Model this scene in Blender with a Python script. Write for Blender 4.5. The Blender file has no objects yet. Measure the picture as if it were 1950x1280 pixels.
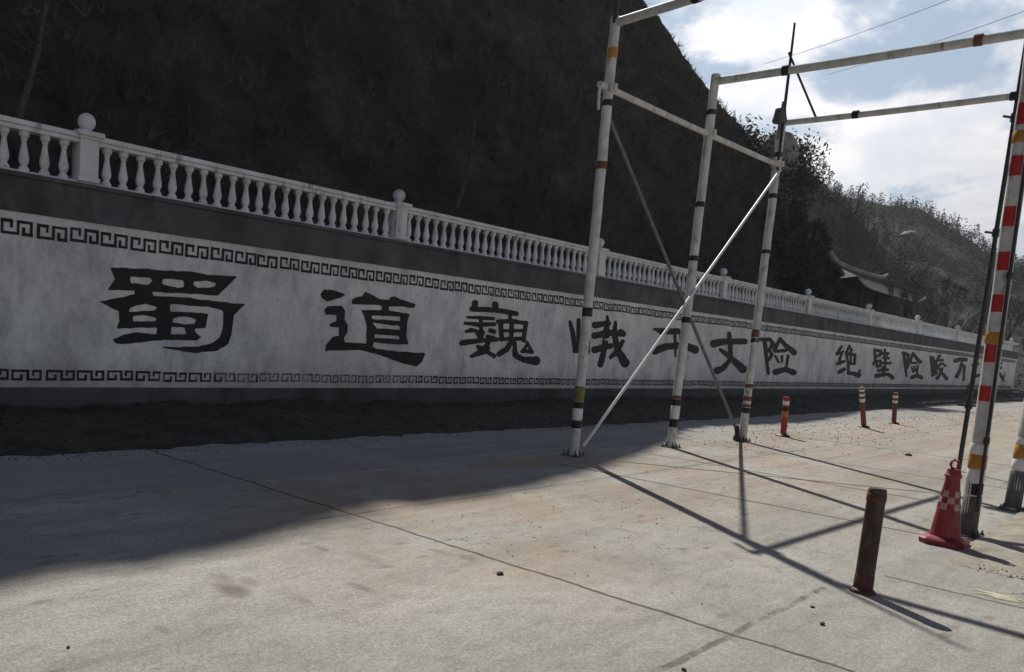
import bpy, math, random
import numpy as np
from mathutils import Vector, Matrix
random.seed(7); RNG = np.random.default_rng(11)
SC = bpy.context.scene
COL = SC.collection

# ------------------------------------------------------------------ camera (solved from the vanishing points; x runs along the wall, y towards it)
F, PX, PY, CAMH = 1540.0, 714.0, 785.0, 1.5
def _ray(x, y): return np.array([(x-PX)/F, (PY-y)/F, -1.0])
_n = np.cross(_ray(2330, 742), _ray(-760, 527)); _n *= np.sign(_n[1]); _n /= np.linalg.norm(_n)
_X = _ray(2330, 742); _X -= _n*(_n@_X); _X /= np.linalg.norm(_X)
ROT = np.array([_X, np.cross(_n, _X), _n])
CP = np.array([0, 0, CAMH])
def on_plane(x, y, axis, val):
    d = ROT @ _ray(x, y); return CP + d*((val-CP[axis])/d[axis])
def ground_at(x, y, z=0.0): return on_plane(x, y, 2, z)
def at_range(x, y, dist):
    d = ROT @ _ray(x, y); return CP + d*(dist/math.hypot(d[0], d[1]))
cam = bpy.data.cameras.new('camera'); camo = bpy.data.objects.new('camera', cam); COL.objects.link(camo)
m = Matrix([[*ROT[i], CP[i]] for i in range(3)] + [[0, 0, 0, 1]]); camo.matrix_world = m
cam.sensor_fit = 'HORIZONTAL'; cam.sensor_width = 36; cam.lens = F/1950*36
cam.shift_x = (975-PX)/1950; cam.shift_y = (PY-640)/1950
cam.clip_end = 3000; cam.clip_start = 0.05
SC.camera = camo

# ------------------------------------------------------------------ light
SUN_EL, SUN_AZ = math.radians(46), math.radians(51)
SUN = Vector((math.cos(SUN_EL)*math.cos(SUN_AZ), math.cos(SUN_EL)*math.sin(SUN_AZ), math.sin(SUN_EL)))
sl = bpy.data.lights.new('sun', 'SUN'); sl.energy = 5.0; sl.angle = math.radians(0.55); sl.color = (1.0, 0.945, 0.86)
so = bpy.data.objects.new('sun', sl); COL.objects.link(so); so.location = (40, 50, 60)
so.rotation_euler = SUN.to_track_quat('Z', 'Y').to_euler()
SC.view_settings.view_transform = 'Standard'; SC.view_settings.look = 'None'
SC.view_settings.exposure = 0.0; SC.view_settings.gamma = 1.0

class NT:
    """small helper round a node tree"""
    def __init__(s, tree): s.t = tree; s.n = tree.nodes; s.l = tree.links
    def node(s, kind, **kw):
        nd = s.n.new(kind)
        for k, v in kw.items(): setattr(nd, k, v)
        return nd
    def put(s, sock, v):
        if hasattr(v, 'is_linked') or isinstance(v, bpy.types.NodeSocket): s.l.new(v, sock)
        else: sock.default_value = v
    def math(s, op, a, b=0.0, c=0.0, clamp=False):
        nd = s.node('ShaderNodeMath', operation=op, use_clamp=clamp)
        s.put(nd.inputs[0], a); s.put(nd.inputs[1], b); s.put(nd.inputs[2], c); return nd.outputs[0]
    def noise(s, vec, scale, detail=4, rough=0.55, dist=0.0):
        nd = s.node('ShaderNodeTexNoise'); s.put(nd.inputs['Vector'], vec)
        nd.inputs['Scale'].default_value = scale; nd.inputs['Detail'].default_value = detail
        nd.inputs['Roughness'].default_value = rough; nd.inputs['Distortion'].default_value = dist
        return nd.outputs['Fac']
    def ramp(s, fac, stops):
        nd = s.node('ShaderNodeValToRGB'); s.put(nd.inputs[0], fac); e = nd.color_ramp.elements
        while len(e) < len(stops): e.new(0.5)
        for i, (p, c) in enumerate(stops):
            e[i].position = p; e[i].color = c if len(c) == 4 else (*c, 1)
        return nd.outputs[0]
    def smooth(s, v, a, b):
        nd = s.node('ShaderNodeMapRange', interpolation_type='SMOOTHSTEP')
        s.put(nd.inputs[0], v); nd.inputs[1].default_value = a; nd.inputs[2].default_value = b; return nd.outputs[0]
    def mix(s, f, a, b, mode='MIX'):
        nd = s.node('ShaderNodeMix', data_type='RGBA', blend_type=mode)
        s.put(nd.inputs[0], f)
        for sk, v in ((nd.inputs[6], a), (nd.inputs[7], b)):
            s.put(sk, v if not isinstance(v, tuple) or len(v) == 4 else (*v, 1))
        return nd.outputs[2]
    def mapping(s, vec, scale=(1, 1, 1), loc=(0, 0, 0), rot=(0, 0, 0)):
        nd = s.node('ShaderNodeMapping'); s.put(nd.inputs[0], vec)
        nd.inputs[1].default_value = loc; nd.inputs[2].default_value = rot; nd.inputs[3].default_value = scale
        return nd.outputs[0]

# world: Nishita sky with cumulus clouds laid over it by direction
w = bpy.data.worlds.new('World'); SC.world = w; w.use_nodes = True
T = NT(w.node_tree); T.n.clear()
sky = T.node('ShaderNodeTexSky', sky_type='NISHITA'); sky.sun_disc = False
sky.sun_elevation = SUN_EL; sky.sun_rotation = math.radians(90)-SUN_AZ
sky.air_density = 1.0; sky.dust_density = 1.2; sky.ozone_density = 1.2; sky.altitude = 600
tc = T.node('ShaderNodeTexCoord'); D = tc.outputs['Generated']
sep = T.node('ShaderNodeSeparateXYZ'); T.put(sep.inputs[0], D)
den = T.math('ADD', T.math('MAXIMUM', sep.outputs[2], 0.0), 0.32)
cmb = T.node('ShaderNodeCombineXYZ'); T.put(cmb.inputs[0], T.math('DIVIDE', sep.outputs[0], den)); T.put(cmb.inputs[1], T.math('DIVIDE', sep.outputs[1], den))
CV = T.mapping(cmb.outputs[0], loc=(0.35, 0.12, 0))
cl = T.noise(CV, 2.6, 8, 0.58, 0.35)
low = T.math('SUBTRACT', 1.0, T.smooth(sep.outputs[2], 0.34, 0.52))   # clouds kept low over the hills; the unseen zenith is cleared to deepen the road's shade
mask0 = T.math('MULTIPLY', T.smooth(cl, 0.41, 0.53), low)
shade = T.noise(T.mapping(CV, loc=(0.05, 0.09, 0.3)), 3.6, 6, 0.55, 0.2)
dt = T.node('ShaderNodeVectorMath', operation='DOT_PRODUCT'); T.put(dt.inputs[0], D); dt.inputs[1].default_value = SUN
glow = T.smooth(dt.outputs['Value'], 0.3, 0.85)            # clouds round the sun scatter more light forward
ccol = T.mix(T.smooth(shade, 0.35, 0.62), (18.2, 19.2, 20.6), (25.0, 24.0, 24.0))
mask = mask0
front = T.math('MULTIPLY', T.smooth(sep.outputs[1], 0.15, -0.35), 0.40)                 # unseen clouds behind the camera, brightened to throw light on the wall
ccol = T.mix(glow, T.mix(1.0, ccol, T.mix(front, (0.10, 0.105, 0.115), (1.0, 0.98, 0.95)), 'MULTIPLY'), ccol)
veil = T.mix(T.math('MULTIPLY', T.math('MULTIPLY', glow, low), 0.6), sky.outputs[0], (12.8, 15.6, 19.2))
skyc = T.mix(mask, veil, ccol)
bg = T.node('ShaderNodeBackground'); T.put(bg.inputs[0], skyc); bg.inputs[1].default_value = 0.05
out = T.node('ShaderNodeOutputWorld'); T.l.new(bg.outputs[0], out.inputs[0])

# ------------------------------------------------------------------ helpers
def material(name, col=(0.5, 0.5, 0.5), rough=0.8, metal=0.0, vary=0.0, scale=6.0, bump=0.0, bscale=40.0, dirt=None, spec=0.3, streak=0.0):
    mt = bpy.data.materials.new(name); mt.use_nodes = True
    t = NT(mt.node_tree); b = t.n['Principled BSDF']
    b.inputs['Roughness'].default_value = rough; b.inputs['Metallic'].default_value = metal
    b.inputs['Specular IOR Level'].default_value = spec
    oc = t.node('ShaderNodeNewGeometry').outputs['Position']
    c = (*col, 1)
    if vary:
        f = t.noise(oc, scale, 6, 0.6)
        lo = tuple(x*(1-vary) for x in col); hi = tuple(min(1, x*(1+vary)) for x in col)
        c = t.ramp(f, [(0.32, lo), (0.68, hi)])
    if dirt:
        f = t.smooth(t.noise(t.mapping(oc, scale=(1, 1, 0.35)), dirt[1], 7, 0.65, 0.4), dirt[2], dirt[2]+0.16)
        c = t.mix(f, c, dirt[0])
    t.put(b.inputs['Base Color'], c)
    if bump:
        bp = t.node('ShaderNodeBump'); bp.inputs['Strength'].default_value = bump; bp.inputs['Distance'].default_value = 0.02
        t.put(bp.inputs['Height'], t.noise(oc, bscale, 5, 0.6)); t.l.new(bp.outputs[0], b.inputs['Normal'])
    return mt

class MB:
    """collects shapes, then links them as ONE mesh object"""
    def __init__(s): s.v = []; s.f = []
    def add(s, vs, fs):
        o = len(s.v); s.v += [tuple(map(float, p)) for p in vs]; s.f += [tuple(i+o for i in f) for f in fs]
    def box(s, lo, hi, bevel=0.0):
        (x0, y0, z0), (x1, y1, z1) = lo, hi
        s.add([(x0, y0, z0), (x1, y0, z0), (x1, y1, z0), (x0, y1, z0), (x0, y0, z1), (x1, y0, z1), (x1, y1, z1), (x0, y1, z1)],
              [(0, 3, 2, 1), (4, 5, 6, 7), (0, 1, 5, 4), (1, 2, 6, 5), (2, 3, 7, 6), (3, 0, 4, 7)])
    def tube(s, pts, rads, seg=14, cap=True, wob=0.0):
        pts = [Vector(p) for p in pts]; rings = []; vs = []; fs = []
        for i, p in enumerate(pts):
            d = (pts[min(i+1, len(pts)-1)] - pts[max(i-1, 0)]).normalized()
            a = d.orthogonal().normalized() if abs(d.z) < 0.9 else Vector((1, 0, 0)).cross(d).normalized()
            b = d.cross(a)
            r = rads[i] if hasattr(rads, '__len__') else rads
            for k in range(seg):
                an = 2*math.pi*k/seg; rr = r*(1+wob*random.uniform(-1, 1))
                vs.append(p + (a*math.cos(an)+b*math.sin(an))*rr)
        n = len(pts)
        for i in range(n-1):
            for k in range(seg):
                k2 = (k+1) % seg; fs.append((i*seg+k, i*seg+k2, (i+1)*seg+k2, (i+1)*seg+k))
        if cap: fs += [tuple(range(seg-1, -1, -1)), tuple((n-1)*seg+k for k in range(seg))]
        s.add(vs, fs)
    def lathe(s, c, prof, seg=16, sq=False, a0=0.0, a1=2*math.pi, axis=None):
        """prof: (radius, height) pairs about a vertical (or given) axis through c"""
        full = abs(a1-a0-2*math.pi) < 1e-6; m_ = seg if full else seg+1
        ax = Vector(axis).normalized() if axis is not None else Vector((0, 0, 1))
        q = Vector((0, 0, 1)).rotation_difference(ax); c = Vector(c); vs = []; fs = []
        for r, h in prof:
            for k in range(m_):
                an = a0+(a1-a0)*k/seg
                vs.append(c + q @ Vector((r*math.cos(an), r*math.sin(an), h)))
        for i in range(len(prof)-1):
            for k in range(seg):
                k2 = (k+1) % m_ if full else k+1
                fs.append((i*m_+k, i*m_+k2, (i+1)*m_+k2, (i+1)*m_+k))
        if full:
            if prof[0][0] > 1e-4: fs.append(tuple(range(m_-1, -1, -1)))
            if prof[-1][0] > 1e-4: fs.append(tuple((len(prof)-1)*m_+k for k in range(m_)))
        s.add(vs, fs)
    def mesh(s, name, mat, smooth=False, ang=40):
        me = bpy.data.meshes.new(name); me.from_pydata(s.v, [], s.f); me.update()
        if mat: me.materials.append(mat)
        if smooth:
            me.polygons.foreach_set('use_smooth', [True]*len(me.polygons))
            if ang: me.set_sharp_from_angle(angle=math.radians(ang))
        return me
    def build(s, name, mat, parent=None, smooth=False, ang=40):
        return link(name, s.mesh(name, mat, smooth, ang), parent)
def link(name, me, parent=None, loc=None):
    o = bpy.data.objects.new(name, me); COL.objects.link(o)
    if loc is not None: o.location = loc
    if parent is not None:
        o.parent = parent
        if loc is None:
            w_ = Vector((0, 0, 0)); q = parent
            while q is not None: w_ += q.location; q = q.parent
            o.location = -w_                                    # geometry given in world coordinates
    return o
def tag(o, label=None, cat=None, group=None, kind=None):
    for k, v in (('label', label), ('category', cat), ('group', group), ('kind', kind)):
        if v: o[k] = v
    return o
def empty(name, loc): 
    o = bpy.data.objects.new(name, None); COL.objects.link(o); o.location = loc; o.empty_display_size = 0.2; return o
def quads_object(name, V, nper, mat, cols=None):
    """V: (n*nper,3) array, nper verts per face"""
    n = len(V)//nper; me = bpy.data.meshes.new(name)
    me.vertices.add(len(V)); me.vertices.foreach_set('co', V.astype(np.float32).ravel())
    me.loops.add(len(V)); me.loops.foreach_set('vertex_index', np.arange(len(V), dtype=np.int32))
    me.polygons.add(n); me.polygons.foreach_set('loop_start', np.arange(0, len(V), nper, dtype=np.int32))
    me.polygons.foreach_set('loop_total', np.full(n, nper, dtype=np.int32)); me.update(calc_edges=True); me.validate()
    me.materials.append(mat); return me
def leaf_cloud(P, size, elong=1.6, up=0.0, rng=RNG):
    """random little quads at points P"""
    n = len(P); d = rng.normal(size=(n, 3)); d[:, 2] += up*np.sign(d[:, 2]+1e-9)*0 + up; d /= np.linalg.norm(d, axis=1)[:, None]
    e = rng.normal(size=(n, 3)); e -= d*(e*d).sum(1)[:, None]; e /= np.linalg.norm(e, axis=1)[:, None]
    s = (np.asarray(size)*rng.uniform(0.55, 1.35, n))[:, None]
    a = d*s*elong*0.5; b = e*s*0.5
    return np.stack([P-a, P+b*0.9, P+a, P-b*0.9], 1).reshape(-1, 3)
def vnoise(x, y, seed=0):
    """cheap smooth value noise for terrain"""
    def h(i, j): 
        v = np.sin(i*127.1+j*311.7+seed*74.7)*43758.5453; return v-np.floor(v)
    xi, yi = np.floor(x), np.floor(y); u, v = x-xi, y-yi; u = u*u*(3-2*u); v = v*v*(3-2*v)
    return (h(xi, yi)*(1-u)+h(xi+1, yi)*u)*(1-v)+(h(xi, yi+1)*(1-u)+h(xi+1, yi+1)*u)*v
def fbm(x, y, seed=0, o=4):
    r = 0; a = 0.5
    for i in range(o): r = r+a*(vnoise(x*2**i, y*2**i, seed+i)-0.5)*2; a *= 0.5
    return r
def grid_object(name, P, mat, smooth=True):
    nr, nc = P.shape[:2]; fs = [(i*nc+j, i*nc+j+1, (i+1)*nc+j+1, (i+1)*nc+j) for i in range(nr-1) for j in range(nc-1)]
    me = bpy.data.meshes.new(name); me.from_pydata(P.reshape(-1, 3).tolist(), [], fs); me.update()
    me.polygons.foreach_set('use_smooth', [smooth]*len(fs)); me.materials.append(mat); return me

# ------------------------------------------------------------------ setting: ground, road, verge
WALLY = 10.935
JT = [(4.40, 0.4, 8.3, 0.013), (8.66, 1.7, 5.6, 0.021), (10.96, 1.7, 5.6, 0.024), (6.65, -3.0, 1.52, 0.012), (13.4, 1.7, 5.6, .022), (16.9, 1.7, 6.4, 0.030), (22.5, 1.7, 6.4, 0.014), (30, 0, 6.4, .016), (0.1, -4, 8.3, .01)]
JL = [(4.755, 3.9, 30, 0.012), (1.67, -6, 5.9, 0.016)]
STAINS = [(*ground_at(px, py)[:2], a, b, k) for px, py, a, b, k in ((440, 1122, .10, .17, .75), (425, 1100, .06, .12, .45), (475, 1108, .06, .09, .4), (310, 1200, .03, .07, .5), (690, 1120, .05, .13, .5), (612, 1045, .04, .09, .6), (840, 1052, .05, .12, .55), (890, 1062, .06, .1, .5), (700, 1062, .08, .16, .35), (1190, 1010, .06, .15, .35), (575, 1143, .04, .1, .4))]
def road_material():
    mt = bpy.data.materials.new('worn_concrete'); mt.use_nodes = True; t = NT(mt.node_tree); b = t.n['Principled BSDF']
    pos = t.node('ShaderNodeNewGeometry').outputs['Position']
    sp = t.node('ShaderNodeSeparateXYZ'); t.put(sp.inputs[0], pos); X, Y = sp.outputs[0], sp.outputs[1]
    big = t.noise(pos, 0.55, 6, 0.6, 0.3)
    c = t.ramp(big, [(0.30, (0.262, 0.252, 0.226)), (0.52, (0.322, 0.311, 0.284)), (0.72, (0.385, 0.375, 0.350))])
    mid = t.noise(t.mapping(pos, scale=(1.0, 1.7, 1)), 4.5, 7, 0.62)
    c = t.mix(1.0, c, t.ramp(mid, [(0.28, (0.80, 0.79, 0.77)), (0.5, (1, 1, 1)), (0.75, (1.12, 1.12, 1.12))]), 'MULTIPLY')
    fine = t.noise(pos, 75, 5, 0.75)
    grit = t.noise(pos, 30, 5, 0.75)
    c = t.mix(1.0, c, t.ramp(grit, [(0.34, (0.80, 0.80, 0.80)), (0.5, (1, 1, 1)), (0.66, (1.2, 1.2, 1.2))]), 'MULTIPLY')
    c = t.mix(1.0, c, t.ramp(fine, [(0.30, (0.52, 0.52, 0.52)), (0.5, (1, 1, 1)), (0.70, (1.40, 1.39, 1.38))]), 'MULTIPLY')
    # reddish soil trodden over the concrete towards the gate
    soil = t.noise(t.mapping(pos, loc=(3.1, 1.7, 0), scale=(1, 1.5, 1)), 0.62, 7, 0.66, 0.4)
    zone = t.math('MULTIPLY', t.smooth(Y, 1.9, 3.4), t.math('SUBTRACT', 1.0, t.smooth(Y, 7.4, 9.0)))
    zone = t.math('MULTIPLY', zone, t.smooth(X, 2.6, 4.4))
    sm = t.math('MULTIPLY', t.smooth(soil, 0.38, 0.62), zone)
    c = t.mix(t.math('MULTIPLY', sm, 0.52), c, (0.29, 0.21, 0.145))
    # far end: a thicker cover of pale dust
    c = t.mix(t.math('MULTIPLY', t.smooth(X, 12, 20), 0.35), c, (0.345, 0.30, 0.245))
    # lanes: greyer near the wall, a worn pale edge line
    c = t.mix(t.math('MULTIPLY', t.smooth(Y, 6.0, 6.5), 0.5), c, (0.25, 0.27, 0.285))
    ln = t.math('SUBTRACT', 1.0, t.smooth(t.math('ABSOLUTE', t.math('SUBTRACT', Y, t.math('ADD', 6.12, t.math('MULTIPLY', big, 0.12)))), 0.03, 0.09))
    c = t.mix(t.math('MULTIPLY', ln, t.smooth(mid, 0.42, 0.66)), c, (0.36, 0.36, 0.355))
    # dark rubber and oil stains, and small pits
    st = t.smooth(t.noise(t.mapping(pos, scale=(1.6, 0.8, 1), loc=(9, 4, 0)), 1.9, 4, 0.5, 0.6), 0.66, 0.74)
    c = t.mix(t.math('MULTIPLY', st, 0.15), c, (0.12, 0.11, 0.10))
    vo = t.node('ShaderNodeTexVoronoi'); t.put(vo.inputs['Vector'], t.mapping(pos, scale=(2.3, 5.0, 1))); vo.inputs['Scale'].default_value = 1.15
    pit = t.math('MULTIPLY', t.math('SUBTRACT', 1.0, t.smooth(vo.outputs['Distance'], 0.09, 0.24)), t.smooth(t.noise(pos, 0.9, 3), 0.43, 0.55))
    c = t.mix(t.math('MULTIPLY', pit, 0.4), c, (0.13, 0.105, 0.08))
    for gx_, gy_, ra_, rb_, k_ in STAINS:
        dx = t.math('DIVIDE', t.math('SUBTRACT', X, gx_), ra_); dy = t.math('DIVIDE', t.math('SUBTRACT', Y, gy_), rb_)
        dd = t.math('ADD', t.math('SQRT', t.math('ADD', t.math('MULTIPLY', dx, dx), t.math('MULTIPLY', dy, dy))), t.math('MULTIPLY', t.math('SUBTRACT', t.noise(pos, 6, 5, .65), .5), 1.1))
        c = t.mix(t.math('MULTIPLY', t.math('SUBTRACT', 1.0, t.smooth(dd, .35, 1.3)), t.math('MULTIPLY', k_*1.0, t.smooth(mid, .25, .55))), c, (0.115, 0.10, 0.08))
    tyre = t.noise(t.mapping(pos, scale=(0.10, 2.6, 1)), 1.0, 5, 0.6)
    c = t.mix(1.0, c, t.ramp(tyre, [(0.36, (0.84, 0.84, 0.84)), (0.5, (1, 1, 1)), (0.66, (1.09, 1.09, 1.09))]), 'MULTIPLY')
    ck = t.node('ShaderNodeTexVoronoi', feature='DISTANCE_TO_EDGE'); ck.inputs['Scale'].default_value = 0.42
    wob = t.node('ShaderNodeVectorMath', operation='ADD'); t.put(wob.inputs[0], pos)
    nz3 = t.node('ShaderNodeTexNoise'); t.put(nz3.inputs['Vector'], pos); nz3.inputs['Scale'].default_value = 1.6; nz3.inputs['Detail'].default_value = 6
    sc3 = t.node('ShaderNodeVectorMath', operation='SCALE'); t.put(sc3.inputs[0], nz3.outputs['Color']); sc3.inputs['Scale'].default_value = 0.9
    t.put(wob.inputs[1], sc3.outputs[0]); t.put(ck.inputs['Vector'], wob.outputs[0])
    crack = t.math('MULTIPLY', t.math('SUBTRACT', 1.0, t.smooth(ck.outputs['Distance'], 0.0008, 0.0035)), t.smooth(t.noise(pos, 0.5, 3), 0.48, 0.60))
    c = t.mix(t.math('MULTIPLY', crack, 0.75), c, (0.085, 0.075, 0.065))
    # joints between the slabs
    wn = t.math('MULTIPLY', t.math('SUBTRACT', t.noise(pos, 2.2, 5, 0.6), 0.5), 0.10)
    br = t.noise(pos, 7.0, 4, 0.7); jm = None
    def band(A, B, v, lo, hi, wd):
        d = t.math('ABSOLUTE', t.math('SUBTRACT', t.math('ADD', A, wn), v))
        k = t.math('SUBTRACT', 1.0, t.smooth(d, wd*0.7, wd*1.7))
        return t.math('MULTIPLY', k, t.math('MULTIPLY', t.math('GREATER_THAN', B, lo), t.math('LESS_THAN', B, hi)))
    for v, lo, hi, wd in JT: jm = band(X, Y, v, lo, hi, wd) if jm is None else t.math('MAXIMUM', jm, band(X, Y, v, lo, hi, wd))
    for v, lo, hi, wd in JL: jm = t.math('MAXIMUM', jm, t.math('MULTIPLY', band(Y, X, v, lo, hi, wd), t.math('MULTIPLY', t.smooth(br, 0.30, 0.62), .75)))
    c = t.mix(t.math('MULTIPLY', jm, 0.88), c, (0.055, 0.048, 0.042))
    t.put(b.inputs['Base Color'], c); b.inputs['Roughness'].default_value = 0.88; b.inputs['Specular IOR Level'].default_value = 0.22
    bp = t.node('ShaderNodeBump'); bp.inputs['Strength'].default_value = 0.5; bp.inputs['Distance'].default_value = 0.012
    hgt = t.math('ADD', t.math('MULTIPLY', fine, 0.5), t.math('MULTIPLY', t.noise(pos, 14, 6, 0.7), 0.9))
    hgt = t.math('SUBTRACT', hgt, t.math('MULTIPLY', t.math('ADD', jm, pit), 0.8))
    t.put(bp.inputs['Height'], hgt); t.l.new(bp.outputs[0], b.inputs['Normal'])
    return mt
M_earth = material('dry_earth', (0.20, 0.165, 0.12), 0.95, vary=0.35, scale=1.3, bump=0.8, bscale=9)
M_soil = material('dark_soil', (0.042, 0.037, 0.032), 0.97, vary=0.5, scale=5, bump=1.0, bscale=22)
mb = MB(); mb.box((-400, -400, -2.0), (400, 400, -0.03)); tag(mb.build('ground', M_earth), kind='structure')
xs = np.concatenate([np.linspace(-60, -8, 14), np.linspace(-6, 26, 80), np.linspace(28, 140, 30)])
ye = lambda x: np.interp(x, [-60, 8, 12, 20, 40, 140], [8.30, 8.25, 8.15, 8.05, 7.95, 7.9])  # far along, the dark soil's edge is set to the wall's shadow edge
P = np.array([[(x, y0, 0.0) for x in xs] for y0 in (-7.0, 0.0)] + [[(x, ye(x)+0.05*math.sin(x*5.1)+0.05*math.sin(x*13.3), 0.0) for x in xs]])
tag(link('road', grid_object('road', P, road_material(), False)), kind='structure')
# verge: a heaped strip of soil and litter along the wall foot, its far part widened to darken the wall's shade
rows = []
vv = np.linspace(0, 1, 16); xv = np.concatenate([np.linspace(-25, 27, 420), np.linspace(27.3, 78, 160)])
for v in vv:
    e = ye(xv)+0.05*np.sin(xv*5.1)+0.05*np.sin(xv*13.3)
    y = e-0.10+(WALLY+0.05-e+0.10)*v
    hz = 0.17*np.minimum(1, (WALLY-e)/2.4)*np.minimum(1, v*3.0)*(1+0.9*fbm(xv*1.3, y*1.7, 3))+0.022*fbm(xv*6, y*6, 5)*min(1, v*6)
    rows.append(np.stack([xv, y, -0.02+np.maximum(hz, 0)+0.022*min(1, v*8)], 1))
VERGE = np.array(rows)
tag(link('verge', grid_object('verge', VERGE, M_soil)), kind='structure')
n = 4200
ix, iv = RNG.integers(0, VERGE.shape[1], n), RNG.integers(1, len(vv), n)
pp = VERGE[iv, ix]+np.stack([RNG.uniform(-.08, .08, n), RNG.uniform(-.08, .08, n), RNG.uniform(0.0, .05, n)], 1)
pp = pp[pp[:, 1] < WALLY-0.1]
M_leaf = material('dead_leaves', (0.052, 0.044, 0.034), 0.9, vary=0.5, scale=9)
tag(link('leaf_litter', quads_object('leaf_litter', leaf_cloud(pp, 0.034, 1.6), 4, M_leaf)), 'dead leaves and weeds lying on the dark soil along the wall foot', 'leaf litter', kind='stuff')

# ------------------------------------------------------------------ retaining wall with its painted writing
M_white = None
def panel_material():
    mt = bpy.data.materials.new('limewashed_render'); mt.use_nodes = True; t = NT(mt.node_tree); b = t.n['Principled BSDF']
    pos = t.node('ShaderNodeNewGeometry').outputs['Position']; sp = t.node('ShaderNodeSeparateXYZ'); t.put(sp.inputs[0], pos)
    c = t.ramp(t.noise(pos, 0.8, 7, 0.62, 0.4), [(0.3, (0.61, 0.62, 0.625)), (0.5, (0.73, 0.74, 0.74)), (0.7, (0.80, 0.805, 0.79))])
    run = t.noise(t.mapping(pos, scale=(1.6, 1, 0.8)), 1.7, 8, 0.68, 0.3)
    c = t.mix(1.0, c, t.ramp(run, [(0.3, (0.66, 0.67, 0.72)), (0.52, (1, 1, 1)), (0.72, (1.14, 1.14, 1.13))]), 'MULTIPLY')
    c = t.mix(1.0, c, t.ramp(t.noise(pos, 13, 6, 0.7), [(0.3, (0.84, 0.84, 0.85)), (0.6, (1.05, 1.05, 1.05))]), 'MULTIPLY')
    z = sp.outputs[2]
    low = t.math('SUBTRACT', 1.0, t.smooth(t.math('ADD', z, t.math('MULTIPLY', run, 0.9)), 0.75, 1.5))   # splashed mud, worn off paint
    c = t.mix(t.math('MULTIPLY', low, 0.6), c, (0.30, 0.28, 0.26))
    wide = t.smooth(t.noise(t.mapping(pos, scale=(0.5, 1, 1)), 0.35, 4), 0.5, 0.66)
    c = t.mix(t.math('MULTIPLY', wide, 0.28), c, (0.42, 0.41, 0.41))
    t.put(b.inputs['Base Color'], c); b.inputs['Roughness'].default_value = 0.92; b.inputs['Specular IOR Level'].default_value = 0.2
    bp = t.node('ShaderNodeBump'); bp.inputs['Strength'].default_value = 0.35; bp.inputs['Distance'].default_value = 0.01
    t.put(bp.inputs['Height'], t.noise(pos, 28, 6, 0.65)); t.l.new(bp.outputs[0], b.inputs['Normal']); return mt
M_panel = panel_material()
M_band = material('grey_slurry', (0.088, 0.094, 0.100), 0.9, vary=0.35, scale=1.7, bump=0.5, bscale=25, dirt=((0.055, 0.053, 0.05), 1.4, 0.52))
M_plinth = material('grey_plinth', (0.080, 0.084, 0.092), 0.9, vary=0.35, scale=1.2, bump=0.5, bscale=20, dirt=((0.05, 0.045, 0.04), 1.1, 0.5))
M_ink = material('dark_green_paint', (0.020, 0.026, 0.025), 0.75, vary=0.35, scale=9, dirt=((0.06, 0.065, 0.063), 11, 0.60))
X0, X1 = -22.0, 77.0
wall = tag(empty('retaining_wall', (X0, WALLY, 0)), 'long retaining wall with dark calligraphy on a whitewashed band between grey bands', 'wall')
mb = MB(); mb.box((X0, WALLY, 0.43), (X1, WALLY+0.9, 2.70)); mb.build('painted_panel', M_panel, wall)
mb = MB(); mb.box((X0, WALLY-0.05, -0.2), (X1, WALLY+0.9, 0.427)); mb.build('plinth', M_plinth, wall)
mb = MB(); mb.box((X0, WALLY-0.03, 2.703), (X1, WALLY+0.9, 3.14)); mb.box((X0, WALLY-0.06, 3.143), (X1, WALLY+0.9, 3.20)); mb.build('upper_band', M_band, wall)

M_fade = material('faded_paint', (0.16, 0.155, 0.145), 0.85, vary=0.4, scale=7, dirt=((0.30, 0.29, 0.27), 9, 0.5))
def fret(name, z0, h, u0, per, pts, flip, wt):
    mb = MB(); worn = MB(); y = WALLY-0.006; k = 0
    x = u0
    while x < X1-1:
        if x > X0+0.5:
            jx, jz = random.uniform(-.012, .012), random.uniform(-.01, .01)
            for i in range(len(pts)-1):
                (a, b), (c, d) = pts[i], pts[i+1]
                if flip: b, d = 1-b, 1-d
                xa, xb = sorted((x+a*per+jx, x+c*per+jx)); za, zb = sorted((z0+b*h+jz, z0+d*h+jz)); q = wt/2*random.uniform(.8, 1.15)
                tgt = worn if flip and random.random() < 1.2*math.exp(-((x-9.0)/2.4)**2) else mb
                e = 0.0002*(i % 5)
                tgt.add([(xa-q, y-e, za-q), (xb+q, y-e, za-q), (xb+q, y-e, zb+q), (xa-q, y-e, zb+q)], [(0, 1, 2, 3)])
        x += per; k += 1
    if worn.v: worn.build('worn_fret_border', M_fade, wall)
    return mb.build(name, M_ink, wall)
FR = [(.31, .55), (.31, .95), (.05, .95), (.05, .05), (.50, .05), (.50, .95), (.88, .95), (.88, .05), (.66, .05), (.66, .45)]
fret('fret_border', 2.415, 0.17, 3.70-0.44*58, 0.44, FR, False, 0.040)
fret('fret_border', 0.535, 0.125, 3.87-0.44*58, 0.44, FR, True, 0.034)

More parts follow.
